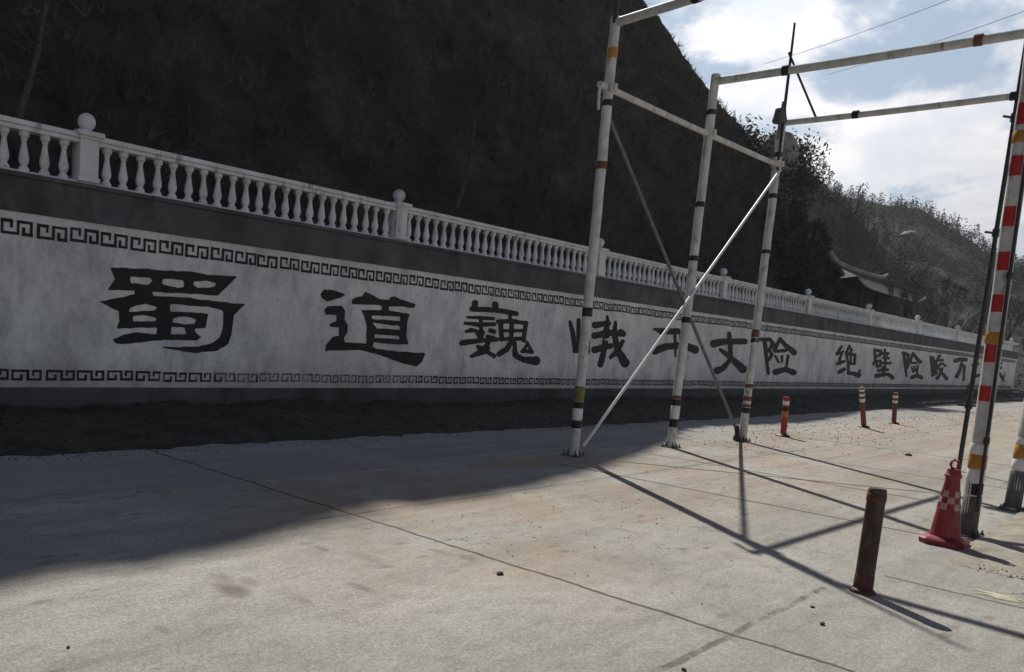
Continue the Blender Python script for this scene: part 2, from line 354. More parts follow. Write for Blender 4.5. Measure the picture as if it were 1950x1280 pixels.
# --- the characters: brush strokes in picture coordinates of each sign, laid out on the wall plane as one painted mesh each
def poly_sdf(PXY, poly):
    p = np.asarray(poly, float); d = np.full(PXY.shape[0], 1e9); ins = np.zeros(PXY.shape[0], bool)
    for i in range(len(p)):
        a, b = p[i], p[(i+1) % len(p)]; e = b-a; w_ = PXY-a
        t = np.clip((w_@e)/(e@e+1e-9), 0, 1); d = np.minimum(d, np.linalg.norm(w_-t[:, None]*e, axis=1))
        c = (a[1] > PXY[:, 1]) != (b[1] > PXY[:, 1])
        with np.errstate(divide='ignore', invalid='ignore'):
            xi = a[0]+(PXY[:, 1]-a[1])/(b[1]-a[1])*e[0]
        ins ^= c & (PXY[:, 0] < xi)
    return np.where(ins, d, -d)
def stroke_sdf(PXY, pts, r0):
    q = [(p[0], p[1], p[2] if len(p) > 2 else r0) for p in pts]; f = np.full(PXY.shape[0], -1e9)
    for (ax, ay, ar), (bx, by, br) in zip(q[:-1], q[1:]):
        a = np.array([ax, ay]); e = np.array([bx-ax, by-ay]); w_ = PXY-a
        t = np.clip((w_@e)/(e@e+1e-9), 0, 1)
        f = np.maximum(f, ar+(br-ar)*t-np.linalg.norm(w_-t[:, None]*e, axis=1))
    return f
def glyph(ox, oy, sc, add, holes=(), res=90, rough=0.05):
    pts = np.array([p[:2] for s in add for p in s[0]], float); lo = pts.min(0)-60; hi = pts.max(0)+60
    st = max(hi-lo)/res; nx, ny = (np.ceil((hi-lo)/st)+1).astype(int)
    gx, gy = np.meshgrid(lo[0]+np.arange(nx)*st, lo[1]+np.arange(ny)*st); PXY = np.stack([gx.ravel(), gy.ravel()], 1)
    f = np.full(len(PXY), -1e9)
    for s in add:
        f = np.maximum(f, poly_sdf(PXY, s[0]) if s[1] is None else stroke_sdf(PXY, s[0], s[1]))
    for hpoly in holes: f = np.minimum(f, -poly_sdf(PXY, hpoly))
    f = f+(7.0 if sc > 9 else 4.5 if sc < 6 else 3.0 if ox > 1000 else 0.0)      # fuller brush on the lettering farther along
    f = f+(fbm(PXY[:, 0]/st/5, PXY[:, 1]/st/5, ox % 17, 3))*st*rough*14
    f = f.reshape(ny, nx); V = {}; verts = []; faces = []
    def vid(key, x, y):
        if key not in V:
            V[key] = len(verts); q = on_plane(ox+x/sc, oy+y/sc, 1, WALLY-0.006); verts.append(tuple(q))
        return V[key]
    for j in range(ny-1):
        for i in range(nx-1):
            cs = [(i, j), (i+1, j), (i+1, j+1), (i, j+1)]; vals = [f[b, a] for a, b in cs]
            if max(vals) <= 0: continue
            poly = []
            for k in range(4):
                (a, b), (c, d) = cs[k], cs[(k+1) % 4]; v0, v1 = vals[k], vals[(k+1) % 4]
                if v0 > 0: poly.append(vid((a, b), lo[0]+a*st, lo[1]+b*st))
                if (v0 > 0) != (v1 > 0):
                    t = v0/(v0-v1); key = tuple(sorted([(a, b), (c, d)]))
                    poly.append(vid(key, lo[0]+(a+(c-a)*t)*st, lo[1]+(b+(d-b)*t)*st))
            if len(poly) >= 3: faces.append(tuple(poly[::-1]))
    me = bpy.data.meshes.new('painted_character'); me.from_pydata(verts, [], faces); me.update(); me.materials.append(M_ink)
    return link('painted_character', me, wall)
N_ = None
glyph(180, 480, 6.094, [
    ([(185,180),(620,195),(830,215),(1130,225),(1300,260),(1665,282),(1430,505),(1180,490),(680,462),(500,452),(158,440),(235,320)], N_),
    ([(465,390),(655,390),(685,525),(465,525)], N_),
    ([(58,575),(460,492),(700,510),(1100,530),(1470,580),(1738,605),(1640,720),(1500,740),(1490,680),(1330,640),(880,600),(860,690),(420,700),(280,690)], N_),
    ([(1560,700,62),(1545,900,58),(1500,1030,62),(1400,1100,50),(1200,1132,38),(1000,1125,25),(800,1105,8)], 40),
    ([(280,690),(420,690),(700,680),(1330,712),(1290,880),(1200,890),(900,870),(640,880),(258,890),(295,800)], N_),
    ([(720,590),(870,600),(900,850),(870,1000),(720,1000)], N_),
    ([(205,1020),(320,960),(480,930),(740,960),(880,960),(1060,950),(1040,870),(1160,880),(1170,930),(1250,990),(1180,1025),(800,1020),(560,1045),(330,1070),(250,1060)], N_)],
    [[(415,285),(640,300),(680,340),(620,380),(420,360)], [(790,310),(1030,325),(1045,412),(960,415),(785,375)], [(1145,350),(1280,335),(1420,355),(1390,405),(1200,418),(1150,385)],
     [(410,648),(580,602),(730,640),(705,682),(405,690)], [(445,745),(570,735),(720,760),(715,802),(450,802)], [(915,772),(1040,745),(1180,780),(1170,832),(1040,835),(910,815)],
     [(880,610),(1320,645),(1310,690),(880,668)]], res=130)
glyph(600, 530, 7.109, [
    ([(68,215),(120,150),(280,165),(418,215),(350,265),(165,320),(95,270)], N_),
    ([(118,430),(170,375),(360,375),(410,430),(400,560),(445,640),(440,730),(390,810),(400,870),(700,880),(830,950),(1100,990),(1400,1010),(1498,1005),(1450,1130),(1370,1198),(1150,1140),(870,1040),(600,970),(380,975),(138,985),(150,900),(240,790),(320,780),(325,660),(200,660),(190,620),(290,580),(290,500),(150,490)], N_),
    ([(488,300),(550,255),(640,245),(680,180),(760,215),(860,280),(1000,285),(1010,260),(1080,245),(1180,290),(1355,350),(1350,400),(1260,405),(1180,380),(1000,385),(1000,460),(905,460),(905,370),(800,355),(500,350)], N_),
    ([(622,430),(900,430),(1000,440),(1285,480),(1250,620),(1240,780),(1268,890),(1210,900),(1000,890),(800,870),(780,930),(690,900),(700,640),(660,500)], N_)],
    [[(760,505),(1150,520),(1150,580),(960,560),(770,555)], [(770,600),(1140,645),(1150,695),(840,680)], [(810,760),(1130,780),(1140,825),(805,805)]], res=110)
glyph(860, 560, 5.417, [
    ([(212,155,24),(450,165,22),(670,202,22)], 22), ([(243,150),(243,95,30)], 24), ([(455,160),(450,110,32)], 26), ([(605,200),(600,285)], 14),
    ([(165,240,12),(430,252,16)], 14), ([(140,300,14),(290,318,20),(440,312,16)], 20), ([(300,245),(305,400)], 16), ([(150,388,12),(200,372,20),(260,382,12)], 16), ([(270,400,26),(310,400,30),(290,480,26)], 26),
    ([(108,505,26),(280,482,22),(480,470,16)], 22), ([(400,375,20),(440,390,16)], 18), ([(370,440,18),(440,460,18)], 18), ([(270,540,16),(440,640,18)], 16), ([(380,500,20),(330,590,30),(205,642,14)], 20), ([(290,560,24),(370,560,24)], 24),
    ([(480,285,18),(620,280,20),(770,302,18)], 18), ([(505,300),(520,470)], 20), ([(765,300),(745,480,18)], 20), ([(510,378),(750,378)], 13), ([(510,465),(740,460)], 16), ([(620,290),(615,500)], 18),
    ([(620,480,22),(570,570,26),(490,620,24)], 22), ([(650,500,16),(655,630,24),(750,680,28),(870,690,44)], 22), ([(770,540,12),(730,590,16),(830,592,16)], 14), ([(780,500,12),(830,600,14)], 12)], res=110)
glyph(860, 560, 5.417, [
    ([(1222,285,12),(1250,400,22),(1275,580,16)], 20), ([(1310,270),(1310,590)], 18), ([(1405,330,16),(1400,600,22)], 18), ([(1265,590),(1410,590)], 16),
    ([(1480,320,32),(1620,300,22)], 28), ([(1605,230,10),(1615,310,20)], 14), ([(1475,430,30),(1620,400,28),(1770,412,26)], 28), ([(1600,300),(1595,420,30),(1570,600,24),(1535,725,28)], 22),
    ([(1690,290,12),(1680,420,26),(1710,570,28),(1790,710,44)], 22), ([(1475,575,32),(1640,535,24)], 24), ([(1765,490,18),(1700,600,26),(1640,655,16)], 16), ([(1745,380,18),(1765,400,18)], 18)],
    [[(1575,455),(1640,455),(1640,485),(1575,485)]], res=110)
glyph(1220, 590, 6.094, [
    ([(160,225,12),(240,250,34),(430,250,34)], 28), ([(165,475,46),(280,430,38),(430,415,36),(560,430,40),(630,465,46)], 38), ([(400,310,18),(405,545,8)], 18), ([(470,250),(475,560,16)], 22)], res=80)
glyph(1220, 590, 6.094, [
    ([(850,395,44),(960,370,36),(1060,368,32),(1205,368,34)], 32), ([(1028,280,22),(1040,400,26),(1045,540,24)], 24), ([(1035,580,22),(960,680,30),(890,705,42)], 26), ([(925,465,18),(1050,560,30),(1190,690,46)], 28)], res=80)
glyph(1220, 590, 6.094, [
    ([(1375,345,18),(1500,345,20),(1535,390,22)], 18), ([(1440,350,22),(1455,520,20),(1482,740,16)], 20), ([(1530,400,20),(1490,470,16),(1525,520,18),(1490,580,14)], 16),
    ([(1620,335,18),(1555,460,20)], 20), ([(1625,350,22),(1690,420,26),(1780,495,34)], 25), ([(1560,482),(1680,474)], 18), ([(1565,540,14),(1600,610,12)], 14), ([(1640,540,14),(1640,610,10)], 14), ([(1710,535,16),(1690,670,12)], 14),
    ([(1565,722,34),(1680,690,26),(1775,728,34)], 26)], res=90)
glyph(1560, 630, 9.75, [
    ([(415,290,18),(330,430,24)], 22), ([(330,440,18),(445,385,16)], 16), ([(430,400,16),(385,510,20),(380,610,20)], 20), ([(340,612,26),(460,570,24)], 25), ([(365,770,30),(470,710,26)], 30),
    ([(560,285,20),(500,410,18)], 18), ([(555,290),(605,360),(565,420)], 18), ([(500,430),(665,445),(655,610)], 22), ([(505,430,20),(540,620,20),(545,780,22)], 22), ([(585,450),(585,600)], 15), ([(540,612),(655,612)], 20),
    ([(545,785,28),(640,795,34),(730,825,44)], 28), ([(750,740,20),(745,790,20)], 18)], res=80)
glyph(1560, 630, 9.75, [
    ([(1030,355),(1040,560),(1005,620)], 20), ([(1040,360),(1140,375),(1140,445),(1060,475)], 22), ([(1060,560),(1140,560),(1140,650),(1070,665),(1060,560)], 19),
    ([(1220,355),(1220,400)], 18), ([(1180,420),(1280,420)], 20), ([(1190,505),(1295,512)], 18), ([(1200,430),(1210,500)], 12), ([(1265,430),(1250,500)], 12), ([(1180,600),(1320,600)], 20), ([(1230,500),(1225,670)], 18),
    ([(1100,738,24),(1270,722,24)], 22), ([(1190,680),(1190,830)], 24), ([(1060,838,36),(1200,808,26),(1290,812,28),(1355,868,38)], 28)], res=80)
glyph(1560, 630, 9.75, [
    ([(1550,408,22),(1655,445,24),(1640,560,18)], 22), ([(1570,430,20),(1595,640,20),(1620,840,16)], 20), ([(1635,560),(1660,640),(1610,715,24)], 18), ([(1745,415,18),(1692,560,22)], 20), ([(1750,430,22),(1810,510,26),(1870,580,34)], 26), ([(1700,595),(1800,600)], 16),
    ([(1720,680),(1745,765)], 13), ([(1770,660),(1785,740)], 13), ([(1832,650),(1815,810)], 14), ([(1722,868,30),(1820,828,26),(1895,868,32)], 26)], res=80)
glyph(1740, 650, 9.286, [
    ([(300,275),(312,400),(335,600)], 17), ([(348,285),(362,590)], 16), ([(395,345),(402,560)], 17), ([(330,605),(402,565)], 18), ([(455,255,22),(415,335,18),(510,335,20)], 18), ([(480,390,16),(440,440,16)], 16), ([(520,400),(560,435)], 16),
    ([(505,480,18),(470,580,20),(415,650,28)], 18), ([(440,470,14),(500,560,20),(580,655,32)], 20)], res=80)
glyph(1740, 650, 9.286, [([(735,345,32),(820,318,30),(925,328,28)], 24), ([(850,390,22),(815,520,22),(760,620,32)], 22), ([(840,410,20),(895,445,22),(880,690,14)], 18)], res=70)
glyph(1740, 650, 9.286, [([(1040,420,16),(1140,400,18)], 18), ([(1085,330),(1080,640)], 18), ([(1050,640,20),(1150,600,24)], 18), ([(1380,395,22),(1540,385,20)], 20), ([(1470,340),(1480,660)], 20), ([(1390,480),(1540,470)], 18), ([(1475,520,16),(1400,620,24)], 18), ([(1490,530,16),(1570,650,26)], 20)], res=70)

# ------------------------------------------------------------------ balustrade on the wall
M_balu = material('white_painted_cement', (0.66, 0.68, 0.70), 0.75, vary=0.14, scale=3, bump=0.3, bscale=60, dirt=((0.30, 0.30, 0.285), 5, 0.53))
BY = WALLY+0.13; BZ = 3.20
bal = tag(empty('balustrade', (X0, BY, BZ)), 'white balustrade of turned balusters with ball topped posts running along the wall top', 'balustrade')
mb = MB(); mb.box((X0, BY-0.09, 3.745), (X1, BY+0.09, 3.80)); mb.box((X0, BY-0.12, 3.803), (X1, BY+0.12, 3.865)); mb.build('handrail', M_balu, bal)
mb = MB(); mb.box((X0, BY-0.10, BZ+0.003), (X1, BY+0.10, BZ+0.035)); mb.build('base_rail', M_balu, bal)
prof = [(.070, .037), (.070, .075), (.060, .085), (.044, .11), (.040, .125), (.056, .145), (.066, .185), (.064, .225), (.050, .29), (.037, .37), (.031, .43), (.040, .442), (.046, .456), (.036, .468), (.058, .48), (.066, .495), (.066, .5475)]
posts = [-20.0, -13.0, -6.4, -1.2, 4.83, 10.88, 17.95, 25.15, 32.55, 40.05, 48.2, 57.0, 66.0, 74.5]
bm = MB(); bm.lathe((0, 0, 0), prof, 14); BME = bm.mesh('baluster', M_balu, True, 50)
# every post: shaft with base and cap, neck and ball
pm = MB(); pm.box((-.15, -.15, .037), (.15, .15, .10)); pm.box((-.13, -.13, .10), (.13, .13, .60)); pm.box((-.15, -.15, .60), (.15, .15, .64)); pm.box((-.185, -.185, .64), (.185, .185, .70)); PME = pm.mesh('post', M_balu)
bl = MB(); bl.lathe((0, 0, 0), [(.13, .70), (.11, .72), (.062, .735), (.055, .755)] + [(0.118*math.sin(a), .845-0.118*math.cos(a)) for a in np.linspace(0.5, math.pi-0.001, 12)], 18); BLE = bl.mesh('ball_finial', M_balu, True, 50)
for x in posts:
    po = link('post', PME, bal, loc=(x-X0, 0, 0)); link('ball_finial', BLE, po, loc=(0, 0, 0))
bx = []
for a, b in zip(posts[:-1], posts[1:]):
    nb = round((b-a-0.34)/0.258); bx += [a+0.17+(b-a-0.34)*(i+0.5)/nb for i in range(nb)]
vis = [x for x in bx if x > 3.3]
for x in vis[:100]:
    b_ = link('baluster', BME, bal, loc=(x-X0+random.uniform(-.008, .008), random.uniform(-.006, .006), 0)); b_.rotation_euler = (random.gauss(0, .006), random.gauss(0, .008), random.uniform(0, 6))
mb = MB()
for x in [x for x in bx if x <= 3.3 and x > 0.5] + vis[100:]: mb.lathe((x, BY, BZ), prof, 8)
tag(mb.build('far_balusters', M_balu, bal, True, 50), kind='stuff')

# ------------------------------------------------------------------ the height limit gantry
M_pipe = material('white_painted_steel', (0.56, 0.56, 0.54), 0.6, vary=0.22, scale=6, bump=0.35, bscale=26, dirt=((0.17, 0.12, 0.085), 9, 0.555), spec=0.4)
M_brace = material('bare_white_tube', (0.70, 0.70, 0.68), 0.38, vary=0.1, scale=6, spec=0.5, dirt=((0.25, 0.2, 0.16), 9, 0.66))
M_brace2 = material('weathered_tube', (0.15, 0.15, 0.15), 0.6, vary=0.3, scale=8)
M_blk = material('black_band', (0.018, 0.018, 0.02), 0.5, vary=0.3, scale=20)
M_yel = material('amber_band', (0.42, 0.20, 0.035), 0.5, vary=0.25, scale=15, dirt=((0.15, 0.1, 0.05), 20, 0.62))
M_ylg = material('yellow_green_band', (0.17, 0.16, 0.04), 0.5, vary=0.3, scale=15, dirt=((0.10, 0.09, 0.05), 24, 0.55))
M_red = material('red_band', (0.42, 0.025, 0.03), 0.5, vary=0.25, scale=15, dirt=((0.30, 0.16, 0.15), 26, 0.66))
M_wht = material('white_band', (0.72, 0.72, 0.70), 0.5, vary=0.1, scale=15, dirt=((0.3, 0.28, 0.25), 20, 0.6))
M_rust = material('rusty_band', (0.16, 0.065, 0.04), 0.8, vary=0.4, scale=20)
M_dark = material('dark_steel', (0.045, 0.045, 0.048), 0.5, vary=0.3, scale=12, metal=0.3)
M_grey = material('grey_cast_base', (0.11, 0.11, 0.105), 0.8, vary=0.3, scale=9)
p1, p2, p3 = ((9.505, 5.947, 0), (9.522, 5.947, 5.72)), ((12.11, 5.85, 0), (12.278, 5.85, 5.70)), ((14.636, 5.77, 0), (14.783, 5.77, 5.62))
r1, r2 = ((9.08, 1.461, 0), (8.86, 1.461, 5.66)), ((11.35, 1.46, 0), (12.45, 1.46, 5.66))
r3 = (tuple(ground_at(1825, 897)), (14.88, 2.55, 5.62))
gan = tag(empty('height_limit_gantry', (9.5, 3.7, 0)), 'tall white steel pipe gantry with three overhead beams and crossed diagonal braces', 'gantry')
def along(ab, z):
    a, b = Vector(ab[0]), Vector(ab[1]); return a+(b-a)*(z/b.z)
def post_(ab, r, bands, rough_top=True, base=True):
    mb = MB(); zs = np.linspace(0, ab[1][2], 24); mb.tube([along(ab, z)+Vector((random.uniform(-.004, .004), random.uniform(-.004, .004), 0)) for z in zs], r, 18)
    po = mb.build('post', M_pipe, gan, True)
    for z0, z1, mt, *arc in bands:
        mb = MB(); c = along(ab, z0); d = (Vector(ab[1])-Vector(ab[0])).normalized(); rr = r+0.004
        if arc:
            mb.lathe(c, [(rr, 0), (rr+.001, (z1-z0)/2), (rr, z1-z0)], 10, a0=math.radians(arc[0]), a1=math.radians(arc[1]), axis=d)
        else: mb.lathe(c, [(rr-.003, 0), (rr, .004), (rr, z1-z0-.004), (rr-.003, z1-z0)], 18, axis=d)
        mb.build('reflective_band', mt, po, True)
    if base:
        mb = MB(); b0 = Vector(ab[0]); mb.box((b0.x-.115, b0.y-.115, -.01), (b0.x+.115, b0.y+.115, .014))
        for sx in (-1, 1):
            for sy in (-1, 1): mb.lathe((b0.x+sx*.092, b0.y+sy*.092, .014), [(.016, 0), (.016, .022), (.008, .022), (.008, .045)], 6)
        for k in range(4):
            an = k*math.pi/2+math.pi/4; ca, sa = math.cos(an), math.sin(an); e = .004
            t0 = Vector((-sa, ca, 0))*e; o_ = Vector((b0.x, b0.y, 0)); q0 = Vector((ca, sa, 0))
            A, B, C_ = o_+q0*(r*.9)+Vector((0, 0, .018)), o_+q0*(r+.045)+Vector((0, 0, .012)), o_+q0*(r*.9)+Vector((0, 0, .11))
            mb.add([A-t0, B-t0, C_-t0, A+t0, B+t0, C_+t0], [(0, 1, 2), (3, 5, 4), (0, 3, 4, 1), (1, 4, 5, 2), (2, 5, 3, 0)])
        mb.build('base_plate', M_grey, po)
    return po
R1 = 0.064
post_(p1, R1, [(.38, .49, M_blk), (.50, .645, M_wht), (.65, .74, M_blk), (.745, .95, M_ylg), (1.88, 2.0, M_blk), (3.80, 3.90, M_rust), (5.20, 5.33, M_yel), (4.60, 4.68, M_blk)])
post_(p2, R1, [(.32, .45, M_blk), (.455, .66, M_wht), (.66, .76, M_blk), (.765, .82, M_rust), (1.95, 2.04, M_blk), (2.9, 2.98, M_blk), (3.72, 3.80, M_blk), (5.1, 5.18, M_blk)])
post_(p3, R1, [(.50, .60, M_blk), (.61, .66, M_rust), (.72, .80, M_rust), (.95, 1.02, M_rust), (1.75, 1.83, M_blk), (1.84, 1.98, M_rust), (3.3, 3.37, M_blk), (4.25, 4.33, M_blk), (4.95, 5.03, M_blk)])
fr = (138, 212)
post_(r1, 0.066, [(.02, .38, M_grey), (.39, .50, M_blk), (.505, .625, M_wht), (.63, .76, M_yel), (.765, .86, M_wht)] + [(a, b, M_red, *fr) for a, b in ((1.25, 1.39), (1.60, 1.76), (2.046, 2.2), (2.41, 2.57), (2.79, 2.96), (3.22, 3.39), (3.65, 3.83), (4.1, 4.28), (4.55, 4.72))] + [(1.765, 1.87, M_yel), (3.5, 3.6, M_yel)])
post_(r2, 0.074, [(.02, .44, M_grey), (.45, .56, M_wht), (.57, .72, M_yel), (.73, .80, M_wht), (1.5, 1.62, M_blk)])
mb = MB(); mb.tube([r3[0], r3[1], (14.93, 2.55, 6.7)], [.032, .03, .026], 10); sp_ = mb.build('support_pole', M_dark, gan, True)
for z in (1.0, 3.55, 5.2):
    c = along(r3, z); mb = MB(); mb.tube([c+Vector((-.16, .10, .0)), c+Vector((.16, -.10, .0))], .018, 8); mb.tube([c+Vector((-.01, 0, -.05)), c+Vector((.01, 0, .06))], .05, 10); mb.build('clamp', M_dark, sp_, True)
def pipe(name, a, b, r, mt, clamps=()):
    a, b = Vector(a), Vector(b); mb = MB(); k = 16
    mb.tube([a+(b-a)*(i/k)+Vector((0, 0, -.012*math.sin(math.pi*i/k))) for i in range(k+1)], r, 16); o = mb.build(name, mt, gan, True)
    for t_, m2 in clamps:
        c = a+(b-a)*t_; d = (b-a).normalized(); mb = MB(); mb.lathe(c-d*.05, [(r+.001, 0), (r+.014, .005), (r+.014, .095), (r+.001, .10)], 14, axis=d)
        mb.build('clamp', m2, o, True)
    return o
pipe('crossbeam', (9.505, 5.947, 5.64), (8.87, 1.461, 5.62), 0.056, M_pipe, [(.26, M_blk)])
pipe('crossbeam', (12.27, 5.85, 5.60), (12.45, 1.46, 5.58), 0.058, M_pipe, [(.23, M_blk), (.74, M_rust)])
pipe('crossbeam', (14.78, 5.77, 5.53), (14.90, 2.55, 5.52), 0.050, M_pipe, [(.35, M_blk), (.985, M_blk)])
pipe('side_rail', (9.30, 5.955, 4.83), (14.76, 5.775, 4.83), 0.040, M_pipe)
mb = MB(); mb.tube([(9.33, 5.955, 4.86), (9.31, 5.955, 4.72), (9.33, 5.955, 4.52)], .02, 8); mb.build('hook', M_pipe, gan, True)
pipe('diagonal_brace', (9.58, 5.86, 0.14), (14.70, 5.68, 4.72), 0.021, M_brace)
pipe('diagonal_brace', (9.62, 6.04, 4.62), (14.55, 5.86, 0.20), 0.026, M_brace2)
for o_, nm in ((p1, 'mast'), (p3, 'mast')):
    mb = MB(); top = Vector(o_[1]); b_ = top+Vector((-.06, -.03, -.9 if o_ is p3 else -.1)); tp = b_+Vector((.02, 0, 2.45 if o_ is p3 else 1.2))
    mb.tube([b_, (b_+tp)/2, tp], [.028, .026, .018], 10)
    mast = mb.build(nm, M_dark, gan, True)
mb = MB(); mb.tube([tuple(on_plane(1502, 100, 1, 5.74)), tuple(on_plane(1553, 222, 0, 14.80))], .018, 8); mb.build('mast_stay', M_dark, gan, True)
mb = MB(); c = Vector((14.6, 5.75, 5.62)); mb.lathe(c, [(.10, -.13), (.12, -.1), (.10, .0), (.085, .10)], 12); mb.tube([c+Vector((0, 0, -.4)), c+Vector((-.1, -.05, -.1)), c+Vector((-.06, -.05, .2))], .02, 8); mb.build('coupling', M_grey, gan, True)
mb = MB(); mb.box((14.42, 5.72, .02), (14.56, 5.84, .10)); mb.tube([(14.44, 5.78, .06), (14.52, 5.84, .26)], .04, 10); mb.build('brace_shoe', M_dark, gan)
for ab in (p1, p2, p3):
    c = along(ab, 4.83); mb = MB(); mb.lathe(c-Vector((0, 0, .06)), [(R1+.001, 0), (R1+.014, .004), (R1+.014, .116), (R1+.001, .12)], 16); mb.box((c.x-.03, c.y-R1-.045, c.z-.045), (c.x+.03, c.y-R1-.005, c.z+.045)); mb.build('clamp', M_pipe, gan, True)
# conduit strapped beside the striped post
q0, q1 = on_plane(1860, 975, 1, 1.40), on_plane(1962, 245, 1, 1.40)
q1 = q0+(q1-q0)*1.5
mb = MB(); mb.tube([q0, (q0+q1)/2, q1], .014, 8); cd = mb.build('conduit', M_dark, gan, True)
for f_ in (.13, .42, .7):
    c = Vector(q0+(q1-q0)*f_); c1 = along(r1, c.z); mb = MB(); mb.tube([c+Vector((.05, 0, 0)), c, c1], .010, 8); mb.tube([c+Vector((0, 0, -.03)), c+Vector((0, 0, .03))], .024, 8); mb.build('strap', M_dark, cd, True)

# ------------------------------------------------------------------ posts, cone, litter on the road
M_boll = material('dull_red_plastic', (0.052, 0.029, 0.024), 0.6, vary=0.3, scale=14, dirt=((0.10, 0.075, 0.06), 12, 0.5))
M_boll2 = material('scuffed_red', (0.095, 0.032, 0.029), 0.6, vary=0.2, scale=14, dirt=((0.14, 0.08, 0.065), 14, 0.6))
b0 = ground_at(1642, 1128); bt = on_plane(1672, 930, 1, b0[1])
bo = tag(empty('bollard', b0), 'faded dark red plastic bollard standing alone on the pale concrete in front', 'bollard')
ax = Vector(bt-b0)
mb = MB(); mb.lathe(b0, [(.078, .0), (.078, .012), (.070, .022), (.060, .030)], 20); mb.build('base', M_boll2, bo, True)
mb = MB(); L = ax.length
mb.lathe(Vector(b0), [(.058, .025), (.056, .10), (.0545, L-.10), (.0545, L-.02), (.050, L-.004), (.046, L), (0.0, L)], 20, axis=ax); mb.build('tube', M_boll, bo, True)
for a, b, mt in ((.03, .12, M_boll2), (L-.085, L-.035, M_boll2)):
    mb = MB(); mb.lathe(Vector(b0), [(.0565, a), (.0585, a+.004), (.058, b-.004), (.055, b)], 20, axis=ax); mb.build('collar', mt, bo, True)
# three slim marker posts further along
def marker(px, py, tx, ty, label, r, lean_red, cols):
    g = ground_at(px, py); t_ = on_plane(tx, ty, 1, g[1]); a = Vector(t_-g); L = a.length
    o = tag(empty('marker_post', g), label, 'marker post', 'slim banded marker posts along the road edge')
    mb = MB(); mb.lathe(g, [(.13, 0), (.13, .02), (.09, .045), (.05, .055)], 16); mb.build('base', M_blk, o, True)
    mb = MB(); mb.lathe(Vector(g), [(r, .04), (r, L-.02), (r*.8, L), (0, L)], 14, axis=a); mb.build('tube', lean_red, o, True)
    for k, (z0, z1, mt) in enumerate(cols):
        mb = MB(); mb.lathe(Vector(g), [(r+.001, z0*L), (r+.004, z0*L+.003), (r+.004, z1*L-.003), (r+.001, z1*L)], 14, axis=a); mb.build('reflective_band', mt, o, True)
M_mred = material('bright_red_plastic', (0.36, 0.03, 0.03), 0.5, vary=0.25, scale=10, dirt=((0.16, 0.06, 0.04), 10, 0.6))
M_mbr = material('brown_red_plastic', (0.16, 0.05, 0.035), 0.55, vary=0.3, scale=10)
marker(1491, 831, 1498, 756, 'bright red marker post with yellow and pale bands nearest the gantry on the sunlit ground', .055, M_mred, [(.50, .62, M_yel), (.66, .76, M_blk), (.80, .90, M_wht)])
marker(1645, 814, 1641, 738, 'brownish marker post with three pale bands in the middle of the row', .055, M_mbr, [(.45, .62, M_rust), (.66, .74, M_wht), (.80, .86, M_wht), (.92, .97, M_wht)])
marker(1702, 807, 1706, 748, 'dark brown marker post with dull bands farthest along the road edge', .055, M_mbr, [(.52, .60, M_rust), (.68, .76, M_wht), (.84, .92, M_wht)])
# cone
M_cone = material('red_cone_plastic', (0.23, 0.026, 0.032), 0.55, vary=0.25, scale=9, dirt=((0.19, 0.085, 0.07), 10, 0.54), spec=0.35)
M_pink = material('worn_reflective_pink', (0.46, 0.28, 0.28), 0.5, vary=0.2, scale=30, dirt=((0.27, 0.09, 0.09), 30, 0.5))
cb = ground_at(1797, 1036); co = tag(empty('traffic_cone', cb), 'slim red traffic cone with a checkered pale band and a ring handle', 'cone')
mb = MB(); prof = []
for i, (s_, z) in enumerate(((.162, .004), (.166, .045), (.150, .060), (.110, .075))):
    prof.append((s_, z))
vs = []
for s_, z in prof:
    ch = s_*.32
    for (x, y) in ((s_, -s_+ch), (s_, s_-ch), (s_-ch, s_), (-s_+ch, s_), (-s_, s_-ch), (-s_, -s_+ch), (-s_+ch, -s_), (s_-ch, -s_)): vs.append((cb[0]+x, cb[1]+y, z))
fs = [(i*8+k, i*8+(k+1) % 8, (i+1)*8+(k+1) % 8, (i+1)*8+k) for i in range(3) for k in range(8)] + [tuple(range(7, -1, -1)), tuple(range(24, 32))]
mb.add(vs, fs); mb.build('base', M_cone, co)
mb = MB(); mb.lathe(cb, [(.118, .0755), (.112, .10), (.106, .14), (.056, .55), (.054, .585), (.064, .59), (.064, .61), (.055, .62), (.048, .66), (0, .664)], 24); mb.build('body', M_cone, co, True)
rz = lambda z: .106+(z-.14)*(.056-.106)/.41+.0025
for row in range(3):
    for k in range(10):
        if (k+row) % 2: continue
        z0, z1 = .31+row*.055, .31+(row+1)*.055; a0 = 2*math.pi*k/10; a1 = a0+2*math.pi/10
        mb = MB(); mb.lathe(cb, [(rz(z0), z0), (rz(z1), z1)], 4, a0=a0, a1=a1); mb.build('reflective_square', M_pink, co, True)
mb = MB(); ring = [(cb[0]+.035*math.cos(a)*.7, cb[1]-.035*math.cos(a)*.7, .70+.038*math.sin(a)) for a in np.linspace(0, 2*math.pi, 21)]
mb.tube(ring, .0115, 8, cap=False); mb.build('ring_handle', M_cone, co, True)

